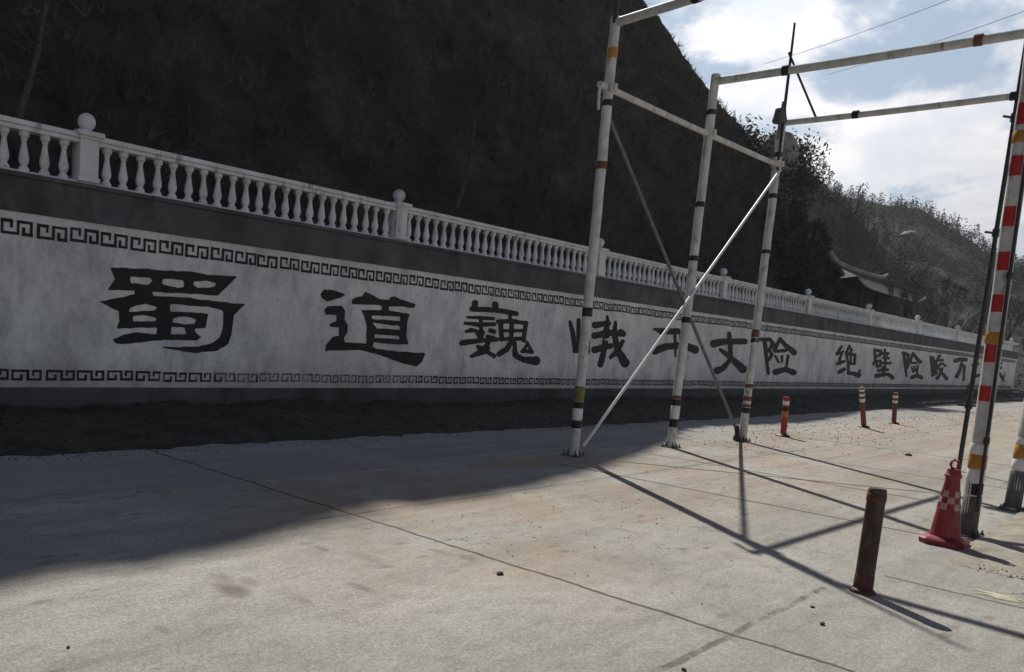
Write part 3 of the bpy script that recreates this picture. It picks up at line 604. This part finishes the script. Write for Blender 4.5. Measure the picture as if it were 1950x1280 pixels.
def stone(g, s, label, mt, group='loose stones on the road'):
    bm_ = MB(); n1, n2 = 6, 9; vs = []; fs = []; sx, sy, sz = s*random.uniform(.8, 1.3), s*random.uniform(.7, 1.1), s*random.uniform(.35, .6)
    pr = [(math.sin(a)*1.0, -math.cos(a)) for a in np.linspace(.25, math.pi-.02, n1)]
    for r_, h_ in pr:
        for k in range(n2):
            an = 2*math.pi*k/n2; j = random.uniform(.8, 1.15); vs.append((r_*math.cos(an)*sx*j, r_*math.sin(an)*sy*j, (h_+.6)*sz*random.uniform(.9, 1.1)))
    for i in range(n1-1):
        for k in range(n2): fs.append((i*n2+k, i*n2+(k+1) % n2, (i+1)*n2+(k+1) % n2, (i+1)*n2+k))
    bm_.add(vs, fs); me = bm_.mesh('stone', mt, True, 30); o = link('stone', me, None, loc=g); tag(o, label, 'stone', group); return o
M_stone = material('dark_stone', (0.075, 0.068, 0.06), 0.9, vary=0.4, scale=20)
M_pale = material('pale_stone', (0.38, 0.36, 0.32), 0.9, vary=0.3, scale=20)
M_bould = material('weathered_boulder', (0.24, 0.23, 0.215), 0.9, vary=0.4, scale=1.5)
for (px, py, s, lb) in ((952, 1094, .026, 'small dark lump on sunlit concrete right of the long stain'), (1547, 1157, .016, 'tiny dark stone just left of the red bollard'), (1566, 1190, .018, 'tiny dark stone below and left of the red bollard'), (130, 1234, .010, 'tiny dark pebble on bare concrete in the near left corner'),
                        (1730, 868, .06, 'dark clod on the road left of the traffic cone'), (1302, 1277, .018, 'dark pebble at the near edge of the concrete')):
    g = ground_at(px, py); stone((g[0], g[1], .002), s, lb, M_stone)
M_crumb = material('dry_crumbs', (0.25, 0.215, 0.165), 0.95, vary=0.4, scale=8)
# crumbs of soil and gravel scattered where the ground is dirty
def crumbs(name, n, fx, fy, s0, s1, mt, label):
    x, y = fx(n), fy(n); s = RNG.uniform(s0, s1, n)**1.0; k = 6; V = []
    tri = []
    base = np.stack([x, y, np.full(n, .001)], 1)
    ang = RNG.uniform(0, 6.28, n)
    pts = [base+np.stack([np.cos(ang+a)*s, np.sin(ang+a)*s*.8, np.zeros(n)], 1) for a in (0, 2.1, 4.2)]; top = base+np.stack([RNG.uniform(-.3, .3, n)*s, RNG.uniform(-.3, .3, n)*s, s*RNG.uniform(.5, 1.0, n)], 1)
    F_ = [np.stack([pts[i], pts[(i+1) % 3], top], 1) for i in range(3)]
    V = np.concatenate(F_, 0).reshape(-1, 3)
    return tag(link(name, quads_object(name, V, 3, mt)), label, 'gravel', kind='stuff')
crumbs('soil_crumbs', 900, lambda n: RNG.uniform(4.5, 14, n), lambda n: np.clip(RNG.normal(4.0, .9, n), 2.0, 5.6), .003, .011, M_crumb, 'scattered crumbs of dry soil on the sunlit concrete')
crumbs('gravel', 1500, lambda n: RNG.uniform(13, 42, n), lambda n: np.clip(RNG.normal(5.9, .9, n), 3.6, 8.5), .006, .028, M_crumb, 'loose gravel and clods along the far road edge')
crumbs('verge_crumbs', 1500, lambda n: RNG.uniform(-1, 22, n), lambda n: 8.22-np.abs(RNG.normal(0, .22, n)), .004, .015, M_soil, 'crumbs of dark soil spilling from the verge on to the shaded concrete')
crumbs('roadside_grit', 2500, lambda n: RNG.uniform(7.5, 16, n), lambda n: np.clip(1.15-np.abs(RNG.normal(0, .5, n)), -1.0, 1.3), .003, .020, M_crumb, 'grit heaped about the feet of the striped posts')
# low mound of grit beside the striped post, and the spill of yellow powder
M_dust = material('trodden_dust', (0.30, 0.275, 0.23), 0.95, vary=0.3, scale=3.5, bump=0.9, bscale=30, dirt=((0.17, 0.14, 0.11), 9, 0.58))
gx, gy = np.meshgrid(np.linspace(7.6, 15, 60), np.linspace(-1.2, 1.36, 34))
mz = np.maximum(0, 1-((gx-10.6)/3.2)**2)*np.maximum(0, 1-((gy-.15)/1.35)**2); mz = mz*(.11+.06*fbm(gx*2, gy*2, 9))+.02*fbm(gx*9, gy*9, 2)*np.minimum(1, mz*6)-.035*(mz < .02)-.004
tag(link('dirt_mound', grid_object('dirt_mound', np.stack([gx, gy, mz], 2), M_dust)), kind='structure')
M_pow = material('yellow_powder', (0.43, 0.42, 0.31), 0.95, vary=0.25, scale=14, bump=0.4)
c0 = ground_at(1905, 1136); vs = [(c0[0], c0[1], .012)]; nn = 40
for rr, zz in ((.5, .010), (1.0, .003)):
    for k in range(nn):
        a = 2*math.pi*k/nn; j = 1+.95*fbm(np.array([math.cos(a)*2.6+5]), np.array([math.sin(a)*1.6+5]), 4)[0]
        vs.append((c0[0]+.06*rr*j*math.cos(a), c0[1]+.13*rr*j*math.sin(a), zz))
fs = [(0, 1+k, 1+(k+1) % nn) for k in range(nn)] + [(1+k, 1+nn+k, 1+nn+(k+1) % nn, 1+(k+1) % nn) for k in range(nn)]
mb = MB(); mb.add(vs, fs); tag(mb.build('powder_spill', M_pow, None, True), 'thin spill of pale yellow powder on the concrete near the bollard', 'powder spill')

# ------------------------------------------------------------------ hills
def hill_material(name, a, b, c3, sc=0.5):
    mt = bpy.data.materials.new(name); mt.use_nodes = True; t = NT(mt.node_tree); bs = t.n['Principled BSDF']
    pos = t.node('ShaderNodeNewGeometry').outputs['Position']
    f = t.noise(pos, sc, 8, 0.66, 0.3); c = t.ramp(f, [(0.3, a), (0.5, b), (0.7, c3)])
    c = t.mix(1.0, c, t.ramp(t.noise(pos, sc*9, 6, 0.7), [(0.3, (0.6, 0.6, 0.6)), (0.7, (1.3, 1.3, 1.3))]), 'MULTIPLY')
    t.put(bs.inputs['Base Color'], c); bs.inputs['Roughness'].default_value = 0.97; bs.inputs['Specular IOR Level'].default_value = 0.05
    bp = t.node('ShaderNodeBump'); bp.inputs['Strength'].default_value = 0.8; bp.inputs['Distance'].default_value = 0.25
    t.put(bp.inputs['Height'], t.noise(pos, sc*5, 7, 0.7)); t.l.new(bp.outputs[0], bs.inputs['Normal']); return mt
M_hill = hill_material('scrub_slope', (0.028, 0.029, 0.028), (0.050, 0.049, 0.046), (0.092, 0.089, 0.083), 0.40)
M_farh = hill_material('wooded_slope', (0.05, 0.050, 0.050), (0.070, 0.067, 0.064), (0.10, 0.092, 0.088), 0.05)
CX = [-70, 5, 17.9, 18.8, 19.5, 20.0, 21.05, 22.25, 23.56, 24.8, 25.5, 27, 28.8, 32, 34.2, 35.95, 38.06, 40.1, 41.1, 42.7, 44.5, 46.5, 60, 80]
CZ = [27, 27, 26.9, 27.2, 27.0, 24.8, 25.4, 25.4, 24.0, 21.0, 17.2, 16.6, 17.1, 17.7, 17.07, 15.36, 13.9, 12.85, 12.5, 10.7, 6.5, 3.7, 3.2, 3.0]
HT, HY0, HZ0 = 2.1, 13.2, 3.0
hx = np.concatenate([np.linspace(-60, -6, 40), np.linspace(-5, 60, 330)]); hv = np.linspace(0, 1, 70)
cz = np.interp(hx, CX, CZ)
rows = [np.stack([hx, np.full_like(hx, WALLY+0.7), np.full_like(hx, 3.0)], 1)]
for v in hv:
    z = HZ0+(cz-HZ0)*v; y = HY0+(z-HZ0)/HT; am = math.sin(math.pi*min(1, v*1.02))
    nz = (0.55*fbm(hx*0.25, z*0.25, 1)+0.28*fbm(hx*0.9, z*0.9, 2))*am
    rows.append(np.stack([hx, y-nz, z+nz*0.3+(0.22*fbm(hx*1.4, z*0+3, 8)+.16*fbm(hx*5, z*0+7, 9))*v], 1))
for k, (dy, dz) in enumerate(((3, -.3), (10, -2.5), (30, -9), (60, -22))):
    rows.append(np.stack([hx, HY0+(cz-HZ0)/HT+dy, np.maximum(cz+dz, -1)], 1))
HILL = np.array(rows)
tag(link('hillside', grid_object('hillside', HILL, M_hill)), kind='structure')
# scrub growing over the near slope
n = 13000
ii, jj = RNG.integers(1, 67, n), RNG.integers(50, len(hx), n); base = HILL[ii, jj]+RNG.uniform(-.12, .12, (n, 3)); m_ = 7
tuft = np.repeat(base, m_, 0)
dirv = RNG.normal(size=(len(tuft), 3))*[.5, .35, .35]+[0, -.35, .75]; dirv /= np.linalg.norm(dirv, axis=1)[:, None]
ln_ = np.repeat(RNG.uniform(.15, .55, n), m_)*RNG.uniform(.5, 1.2, len(tuft)); side = np.cross(dirv, RNG.normal(size=(len(tuft), 3))); side /= np.linalg.norm(side, axis=1)[:, None]
wd_ = (.012+.02*RNG.random(len(tuft)))[:, None]
V = np.stack([tuft-side*wd_, tuft+side*wd_, tuft+dirv*ln_[:, None]], 1).reshape(-1, 3)
M_scrub = material('winter_scrub', (0.078, 0.073, 0.064), 0.95, vary=0.6, scale=0.8)
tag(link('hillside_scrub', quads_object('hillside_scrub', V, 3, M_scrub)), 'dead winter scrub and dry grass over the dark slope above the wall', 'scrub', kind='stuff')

def ridge(name, pix, base_z, near, mt, nr=26, amp=1.5, nc=160):
    """pix: (px, py, range) of the skyline; the slope falls from it towards the road"""
    xs_ = np.array([p[0] for p in pix], float); q = np.linspace(xs_[0], xs_[-1], nc)
    top = np.array([at_range(a, np.interp(a, xs_, [p[1] for p in pix]), np.interp(a, xs_, [p[2] for p in pix])) for a in q])
    rows = []
    for v in np.linspace(0, 1, nr):
        d = top.copy(); k = near+(1-near)*v; d[:, :2] = top[:, :2]*k; d[:, 2] = base_z+(top[:, 2]-base_z)*(v**0.9)
        am = amp*math.sin(math.pi*v); d[:, 2] += am*fbm(d[:, 0]*.05, d[:, 1]*.05, 4); rows.append(d)
    for f_, dz in ((1.12, .06), (1.3, .4)):
        d = top.copy(); d[:, :2] *= f_; d[:, 2] = base_z+(top[:, 2]-base_z)*(1-dz); rows.append(d)
    R_ = np.array(rows); tag(link(name, grid_object(name, R_, mt)), kind='structure'); return R_[:nr]
RA = ridge('shoulder_hill', [(1180, 90, 100), (1300, 180, 98), (1380, 232, 96), (1425, 272, 94), (1460, 286, 92), (1505, 304, 92), (1560, 342, 94), (1605, 382, 98), (1660, 444, 104), (1720, 500, 112), (1790, 590, 120), (1880, 690, 128)], 0.0, 0.50, M_farh)
RB = ridge('far_hills', [(1400, 330, 250), (1560, 366, 250), (1640, 380, 240), (1700, 394, 235), (1755, 398, 230), (1795, 426, 228), (1850, 458, 225), (1890, 494, 222), (1935, 514, 220), (2010, 520, 215), (2120, 560, 210), (2300, 640, 210), (2700, 680, 260)], -1.0, 0.42, M_farh, amp=5)
# woods on the far slopes: countless trees reading as one mass
def woods(name, R_, n, hmin, hmax, leaves, lsz, mt, label, conif=0.3):
    i, j = (RNG.random(n)**0.85*(R_.shape[0]-1)).astype(int), RNG.integers(0, R_.shape[1], n); b = R_[i, j]+RNG.normal(size=(n, 3))*[1.2, 1.2, 0]
    h = RNG.uniform(hmin, hmax, n)*(0.45+0.55*i/(R_.shape[0]-1)); con = RNG.random(n) < conif
    k = leaves; B = np.repeat(b, k, 0); H = np.repeat(h, k); Cn = np.repeat(con, k); t = RNG.random(n*k); a = RNG.random(n*k)*2*math.pi
    rad = np.where(Cn, (1-t)*0.24+.02, 0.34*np.sqrt(np.clip(1-((t-.55)/.5)**2, .02, 1)))*H*np.sqrt(RNG.random(n*k))
    P_ = B+np.stack([np.cos(a)*rad, np.sin(a)*rad, H*(0.05+t*np.where(Cn, 1.15, .9))], 1)
    return tag(link(name, quads_object(name, leaf_cloud(P_, lsz*H/hmax*1.2, 1.8, 0.4), 4, mt)), label, 'woods', kind='stuff')
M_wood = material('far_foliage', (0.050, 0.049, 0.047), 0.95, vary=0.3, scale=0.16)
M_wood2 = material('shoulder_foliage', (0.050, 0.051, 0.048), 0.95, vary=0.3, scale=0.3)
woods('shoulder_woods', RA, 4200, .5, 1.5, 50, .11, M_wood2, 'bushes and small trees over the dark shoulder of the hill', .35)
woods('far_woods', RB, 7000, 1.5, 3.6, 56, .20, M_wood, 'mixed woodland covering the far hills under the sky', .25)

# ------------------------------------------------------------------ trees
M_bark = material('grey_bark', (0.085, 0.078, 0.07), 0.9, vary=0.3, scale=12)
M_bark_pale = material('pale_bark', (0.33, 0.32, 0.29), 0.85, vary=0.25, scale=12)
M_need = material('dark_needles', (0.030, 0.040, 0.030), 0.9, vary=0.5, scale=2.5)
M_twig = material('bare_twigs', (0.075, 0.070, 0.063), 0.9, vary=0.4, scale=3)
M_hazy = material('pale_twigs', (0.19, 0.19, 0.18), 0.9, vary=0.35, scale=2)
def bare_tree(base, h, label, seed, mt=M_bark, twig=M_twig, group='leafless trees behind the wall', ntw=900, spread=.42):
    rnd = random.Random(seed); base = Vector(base); o = tag(empty('bare_tree', base), label, 'tree', group); mb = MB(); tips = []
    def grow(p, d, L, r, lv):
        q = p+d*L*.5+Vector((rnd.uniform(-.05, .05), rnd.uniform(-.05, .05), 0))*L; e = q+(d+Vector((rnd.uniform(-.2, .2), rnd.uniform(-.2, .2), .12))).normalized()*L*.5
        mb.tube([p, q, e], [r, r*.85, r*.68], 6, cap=False); tips.append((q, e, lv))
        if lv == 0: return
        for _ in range(rnd.choice((2, 3, 3)) if lv > 1 else 3):
            nd = (d+Vector((rnd.gauss(0, spread), rnd.gauss(0, spread), rnd.uniform(-.05, .35)))).normalized(); grow(e, nd, L*rnd.uniform(.58, .8), r*.62, lv-1)
    grow(base-Vector((0, 0, .3)), Vector((rnd.uniform(-.08, .08), rnd.uniform(-.08, .08), 1)).normalized(), h*.34, h*.022, 4)
    mb.build('trunk', mt, o, True, 60)
    rg = np.random.default_rng(seed); T_ = [t for t in tips if t[2] <= 2]; V = []
    for _ in range(ntw):
        a, b, _l = T_[rg.integers(len(T_))]; p = np.array(a.lerp(b, rg.random())); d = rg.normal(size=3)*.6+[0, 0, .45]; d /= np.linalg.norm(d); s = np.cross(d, rg.normal(size=3)); s /= np.linalg.norm(s)
        L = h*rg.uniform(.04, .11); wq = h*.0022; V += [p-s*wq, p+s*wq, p+d*L]
    link('crown', quads_object('crown', np.array(V), 3, twig), o, loc=-base)
    return o
def conifer(base, h, label, seed, mt=M_need, group='dark conifers behind the wall', rw=.24):
    rg = np.random.default_rng(seed); base = Vector(base); o = tag(empty('conifer', base), label, 'tree', group)
    mb = MB(); mb.tube([base-Vector((0, 0, .3)), base+Vector((.02*h, 0, h*.5)), base+Vector((.01*h, 0, h*.97))], [h*.022, h*.014, .01], 8); tr = mb
    P_ = []; z = .10
    while z < .98:
        nb = rg.integers(4, 7); a0 = rg.random()*6.28
        for k in range(nb):
            L = h*rw*(1-z)**.8*rg.uniform(.65, 1.2)+.05*h*.3; a = a0+6.28*k/nb+rg.normal()*.2; st_ = np.array(base)+[0, 0, h*z]
            m2 = int(26+60*L/h*2); t_ = rg.random(m2)**.7; dr = -.18-.25*rg.random()
            c = st_+np.stack([np.cos(a)*L*t_, np.sin(a)*L*t_, L*(dr*t_+.25*t_**2)], 1); P_.append(c+rg.normal(size=(m2, 3))*(.03*h*(.4+.6*(1-t_)))[:, None]*[1, 1, .45])
            tr.tube([st_, st_+np.array([math.cos(a)*L*.8, math.sin(a)*L*.8, L*dr*.6])], [h*.005, h*.002], 5, cap=False)
        z += rg.uniform(.03, .05)
    tr.build('trunk', M_bark, o, True, 60); link('crown', quads_object('crown', leaf_cloud(np.concatenate(P_), .035*h, 2.2, .2, rg), 4, mt), o, loc=-base); return o
def behind(px, y, z): q = on_plane(px, 600, 1, y); return (q[0], y, z)
for i, (px, py, y, lb) in enumerate(((1480, 395, 14.6, 'dark conifer half hidden behind the third gantry pole'), (1517, 385, 15.4, 'tallest dark conifer behind the balustrade right of the gantry'), (1556, 420, 15.0, 'dark conifer just left of the building with the pale upswept ridge'), (1534, 470, 13.4, 'low dark conifer in front of the taller ones right of the gantry'), (1588, 500, 14.0, 'small dark conifer at the left end of the building with the pale ridge'))):
    q = on_plane(px, py, 1, y); conifer((q[0], y, 2.7), q[2]-2.7, lb, 40+i, rw=.36)
for i, (px, y, z, h, lb) in enumerate(((1668, 12.8, 2.8, 2.6, 'small leafless grey tree in front of the old building'), (1704, 13.0, 2.8, 3.6, 'spreading leafless tree at the right end of the old building'), (1742, 13.3, 2.7, 4.2, 'dense leafless tree right of the old building'), (1785, 13.6, 2.6, 5.4, 'tallest leafless tree behind the far part of the balustrade'), (1858, 13.4, 2.4, 5.6, 'leafless tree just left of the striped pole'), (1915, 15.0, 1.8, 7.5, 'leafless tree right of the striped pole at the picture edge'))):
    bare_tree(behind(px, y, z), h, lb, 60+i, ntw=1300)
bare_tree(behind(1816, 14.2, 2.6), 4.6, 'small pale leafless tree rising over the far balustrade', 80, M_bark_pale, M_hazy, None, 260, .5)
def brush(name, c, rad, n, size, mt, label, group=None, seed=1):
    rg = np.random.default_rng(seed); P_ = np.array(c)+rg.normal(size=(n, 3))*np.array(rad)
    return tag(link(name, quads_object(name, leaf_cloud(P_-np.array(c), size, 2.4, .4, rg), 4, mt), None, loc=c), label, 'bush', group)
for i, (px, py, rg_, rad, lb) in enumerate(((1420, 276, 44, .55, 'dark bush on the skyline just left of the pale rock'), (1444, 312, 45, .5, 'dark bush at the left foot of the pale rock'), (1512, 345, 45, .6, 'dark bush at the right foot of the pale rock'), (1516, 296, 47, .5, 'dark bush leaning on the right side of the pale rock'), (1480, 372, 44.5, .8, 'broad dark bush below the pale rock'))):
    brush('bush', tuple(at_range(px, py, rg_)), (rad, rad, rad*.8), 1100, .10, M_need, lb, None, 300+i)
def slope_tree(px, y_surf_z, h, lb, seed, thin=True):
    d = ROT @ _ray(px[0], px[1]); s = (HZ0+HT*(CP[1]-HY0)-CP[2])/(d[2]-HT*d[1]); p = Vector(CP+s*d)+Vector((0, -.25, 0)); q = on_plane(px[2], px[3], 1, p.y-.2)
    o = tag(empty('sapling', p), lb, 'tree', 'bare saplings on the dark slope'); mb = MB(); a, b = p, Vector(q)
    mb.tube([a-Vector((0, -.3, .4)), a.lerp(b, .5)+Vector((.05, 0, 0)), b], [.07, .05, .02], 8); mb.build('trunk', M_bark, o, True)
    rg = np.random.default_rng(seed); V = []
    for _ in range(70):
        c = np.array(a.lerp(b, rg.uniform(.3, 1))); dd = rg.normal(size=3)+[0, 0, .8]; dd /= np.linalg.norm(dd); s_ = np.cross(dd, rg.normal(size=3)); s_ /= np.linalg.norm(s_); L = rg.uniform(.3, .9); V += [c-s_*.012, c+s_*.012, c+dd*L]
    link('crown', quads_object('crown', np.array(V), 3, M_twig), o, loc=-p)
slope_tree((25, 228, 92, -20), 0, 0, 'slender bare sapling on the dark slope at the far left', 5)
slope_tree((868, 385, 905, 225), 0, 0, 'slender bare sapling on the dark slope between two ball posts', 6)
# round pale bush crown on the skyline
def round_tree(c, r, label, seed):
    rg = np.random.default_rng(seed); c = Vector(c); o = tag(empty('round_tree', c-Vector((0, 0, r*1.6))), label, 'tree')
    mb = MB(); mb.tube([c-Vector((0, 0, r*1.9)), c-Vector((0, 0, r*.3)), c+Vector((0, 0, r*.5))], [r*.10, r*.07, r*.02], 8)
    P_ = []
    for _ in range(46):
        u = rg.normal(size=3); u /= np.linalg.norm(u); e = np.array(c)+u*r*[.8, .8, .95]*rg.uniform(.55, 1.05)
        mb.tube([c-Vector((0, 0, r*.5*rg.random())), Vector(e)], [r*.02, r*.006], 5, cap=False); P_.append(e+rg.normal(size=(52, 3))*r*.17)
    mb.build('trunk', M_bark, o, True, 60); link('crown', quads_object('crown', leaf_cloud(np.concatenate(P_), r*.09, 2.6, .3, rg), 4, M_hazy), o, loc=-(c-Vector((0, 0, r*1.6)))); return o
M_rock = material('pale_rock', (0.26, 0.26, 0.255), 0.9, vary=0.3, scale=3, bump=0.8, bscale=5, dirt=((0.14, 0.135, 0.12), 2.2, 0.52))
rc = at_range(1479, 330, 45.5); th = np.linspace(0, 2*math.pi, 33)[:-1]; ph = np.linspace(-1.1, math.pi/2, 16); vs = []; fs = []
for b in ph:
    for a in th:
        rr = 1.0+.07*fbm(np.array([math.cos(a)*1.3+9]), np.array([math.sin(a)*1.3+b*1.2+3]), 6)[0]+.018*math.sin(b*19+2*math.sin(a)); cb_ = abs(math.cos(b))**.62*(1 if b > 0 else 1+.35*abs(b))
        vs.append((rc[0]+.98*rr*cb_*math.cos(a), rc[1]+.98*rr*cb_*math.sin(a), rc[2]+2.0*rr*math.sin(b)*(1 if b > 0 else 1.5)))
for b in range(15):
    for a in range(32): fs.append((b*32+a, b*32+(a+1) % 32, (b+1)*32+(a+1) % 32, (b+1)*32+a))
mb = MB(); mb.add(vs, fs); tag(mb.build('rock_outcrop', M_rock, None, True, 0), 'pale rounded rock outcrop on the skyline behind the third gantry pole', 'rock')
# old building with an upswept ridge behind the far part of the balustrade
M_tile = material('dark_roof_tile', (0.050, 0.052, 0.055), 0.85, vary=0.4, scale=3, bump=0.5, bscale=20)
M_ridge = material('pale_ridge_mortar', (0.24, 0.235, 0.23), 0.85, vary=0.3, scale=3)
M_timber = material('dark_timber_wall', (0.050, 0.040, 0.034), 0.85, vary=0.3, scale=4)
hall = tag(empty('traditional_building', (56, 16, 3)), 'old building with dark tiled roof and pale upswept ridge behind the far balustrade', 'building')
mb = MB(); mb.box((49.8, 14.9, 1.5), (60.0, 17.6, 5.75)); mb.build('wall', M_timber, hall)
RX0, RX1, RZ = 50.6, 60.2, 7.0
def eave(u, side):                                          # u 0..1 along the eaves; corners sweep up
    k = abs(2*u-1); return Vector((47.6+(61.5-47.6)*u, 16+side*2.15, 5.62+.45*k**6))
vs = []; fs = []; NU, NV = 49, 9
for side in (-1, 1):
    o_ = len(vs)
    for a in range(NU):
        u = a/(NU-1); e = eave(u, side); t_ = Vector((RX0+(RX1-RX0)*u, 16, RZ))
        for b in range(NV):
            v = b/(NV-1); p = e.lerp(t_, v); p.z = e.z+(t_.z-e.z)*(v**1.35); p.z += .035*(a % 2)*(1-.3*v); vs.append(p)
    for a in range(NU-1):
        for b in range(NV-1):
            q = (o_+a*NV+b, o_+(a+1)*NV+b, o_+(a+1)*NV+b+1, o_+a*NV+b+1); fs.append(q if side < 0 else q[::-1])
for u in (0, 1):                                            # hipped ends
    o_ = len(vs); A, B, Cq = eave(u, -1), eave(u, 1), Vector((RX0 if u == 0 else RX1, 16, RZ-.02)); vs += [A, B, Cq, A.lerp(B, .5)-Vector((0, 0, .3))]; fs += [(o_, o_+3, o_+2), (o_+3, o_+1, o_+2)]
mb = MB(); mb.add(vs, fs); roof = mb.build('roof', M_tile, hall)
mb = MB(); mb.tube([(49.2, 16, 7.95), (49.6, 16, 7.72), (50.2, 16, 7.42), (51.2, 16, 7.18), (53, 16, 7.1), (57, 16, 7.06), (59.4, 16, 7.12), (60.4, 16, 7.25), (60.9, 16, 7.45)], [.07, .10, .13, .15, .15, .15, .14, .12, .08], 8); mb.build('ridge', M_ridge, roof, True)
mb = MB(); mb.tube([eave(u, -1)+Vector((0, -.02, -.02)) for u in np.linspace(0, 1, 40)], .05, 6); mb.build('eave_trim', M_ridge, roof, True)
for x in (50.2, 53.3, 56.5, 59.7):
    mb = MB(); mb.tube([(x, 14.35, 1.6), (x, 14.35, 5.75)], .13, 10); mb.build('column', M_timber, hall, True)
g = at_range(1730, 450, 118)
st_ = stone(tuple(g), .95, 'pale boulder showing among the woods of the far slope', M_bould, None); st_.name = 'boulder'; st_['category'] = 'boulder'
# power lines high over the valley
M_wire = material('wire', (0.25, 0.27, 0.30), 0.5)
for a, b, ra, rb, lb in (((1560, 92), (1830, -12), 150, 120, 'thin power line crossing the sky above the middle beam, left of the two'), ((1690, 112), (1990, 4), 150, 120, 'thin power line crossing the sky at the right edge, right of the two')):
    A, B = Vector(at_range(*a, ra)), Vector(at_range(*b, rb)); dv = B-A; A = A-dv*.6; B = B+dv*1.2; mb = MB()
    mb.tube([A.lerp(B, t_)+Vector((0, 0, -1.2*math.sin(math.pi*t_)+1.0)) for t_ in np.linspace(0, 1, 20)], .045, 6); tag(mb.build('power_line', M_wire, None, True), lb, 'power line', 'power lines in the sky')

M_dtwig = material('dark_twigs', (0.058, 0.052, 0.045), 0.95, vary=0.4, scale=2)
for i in range(22):
    px, py = random.uniform(60, 1330), 0
    lo = 240+px*.245; py = random.uniform(60, lo-25)
    if px > 1150: py = max(py, 60+(px-1150)*1.05)
    d = ROT @ _ray(px, py); k_ = (HZ0+HT*(CP[1]-HY0)-CP[2])/(d[2]-HT*d[1]); p = Vector(CP+k_*d)
    rg = np.random.default_rng(200+i); hh = rg.uniform(.7, 1.9); V = []
    for b in range(rg.integers(7, 13)):
        dd = rg.normal(size=3)*[.38, .3, .2]+[.15*math.sin(i*2.3), -.25, 1]; dd /= np.linalg.norm(dd); L = hh*rg.uniform(.55, 1); q = np.array(p)+dd*L; sd = np.cross(dd, [0, 1, 0]); sd /= np.linalg.norm(sd)
        V += [np.array(p)-sd*.02, np.array(p)+sd*.02, q]
        for c in range(18):
            m0 = np.array(p)+dd*L*rg.uniform(.25, 1); d2 = dd+rg.normal(size=3)*.55; d2 /= np.linalg.norm(d2); s2 = np.cross(d2, rg.normal(size=3)); s2 /= np.linalg.norm(s2); V += [m0-s2*.008, m0+s2*.008, m0+d2*L*rg.uniform(.15, .4)]
    me = quads_object('bare_shrub', np.array(V)-np.array(p), 3, M_dtwig)
    tag(link('bare_shrub', me, None, loc=p), 'leafless shrub standing on the dark slope above the balustrade', 'shrub', 'leafless shrubs on the dark slope')
# ------------------------------------------------------------------ haze over the valley
mt = bpy.data.materials.new('valley_haze'); mt.use_nodes = True; t = NT(mt.node_tree); t.n.clear()
pv = t.node('ShaderNodeVolumePrincipled'); pv.inputs['Color'].default_value = (0.86, 0.92, 1.0, 1); pv.inputs['Density'].default_value = 0.00032; pv.inputs['Anisotropy'].default_value = 0.3
t.l.new(pv.outputs[0], t.node('ShaderNodeOutputMaterial').inputs['Volume'])
mb = MB(); mb.box((-405, -405, -3.0), (405, 405, 90)); hz_ = mb.build('haze', mt); tag(hz_, 'thin blue haze in the valley air', 'haze', kind='stuff')
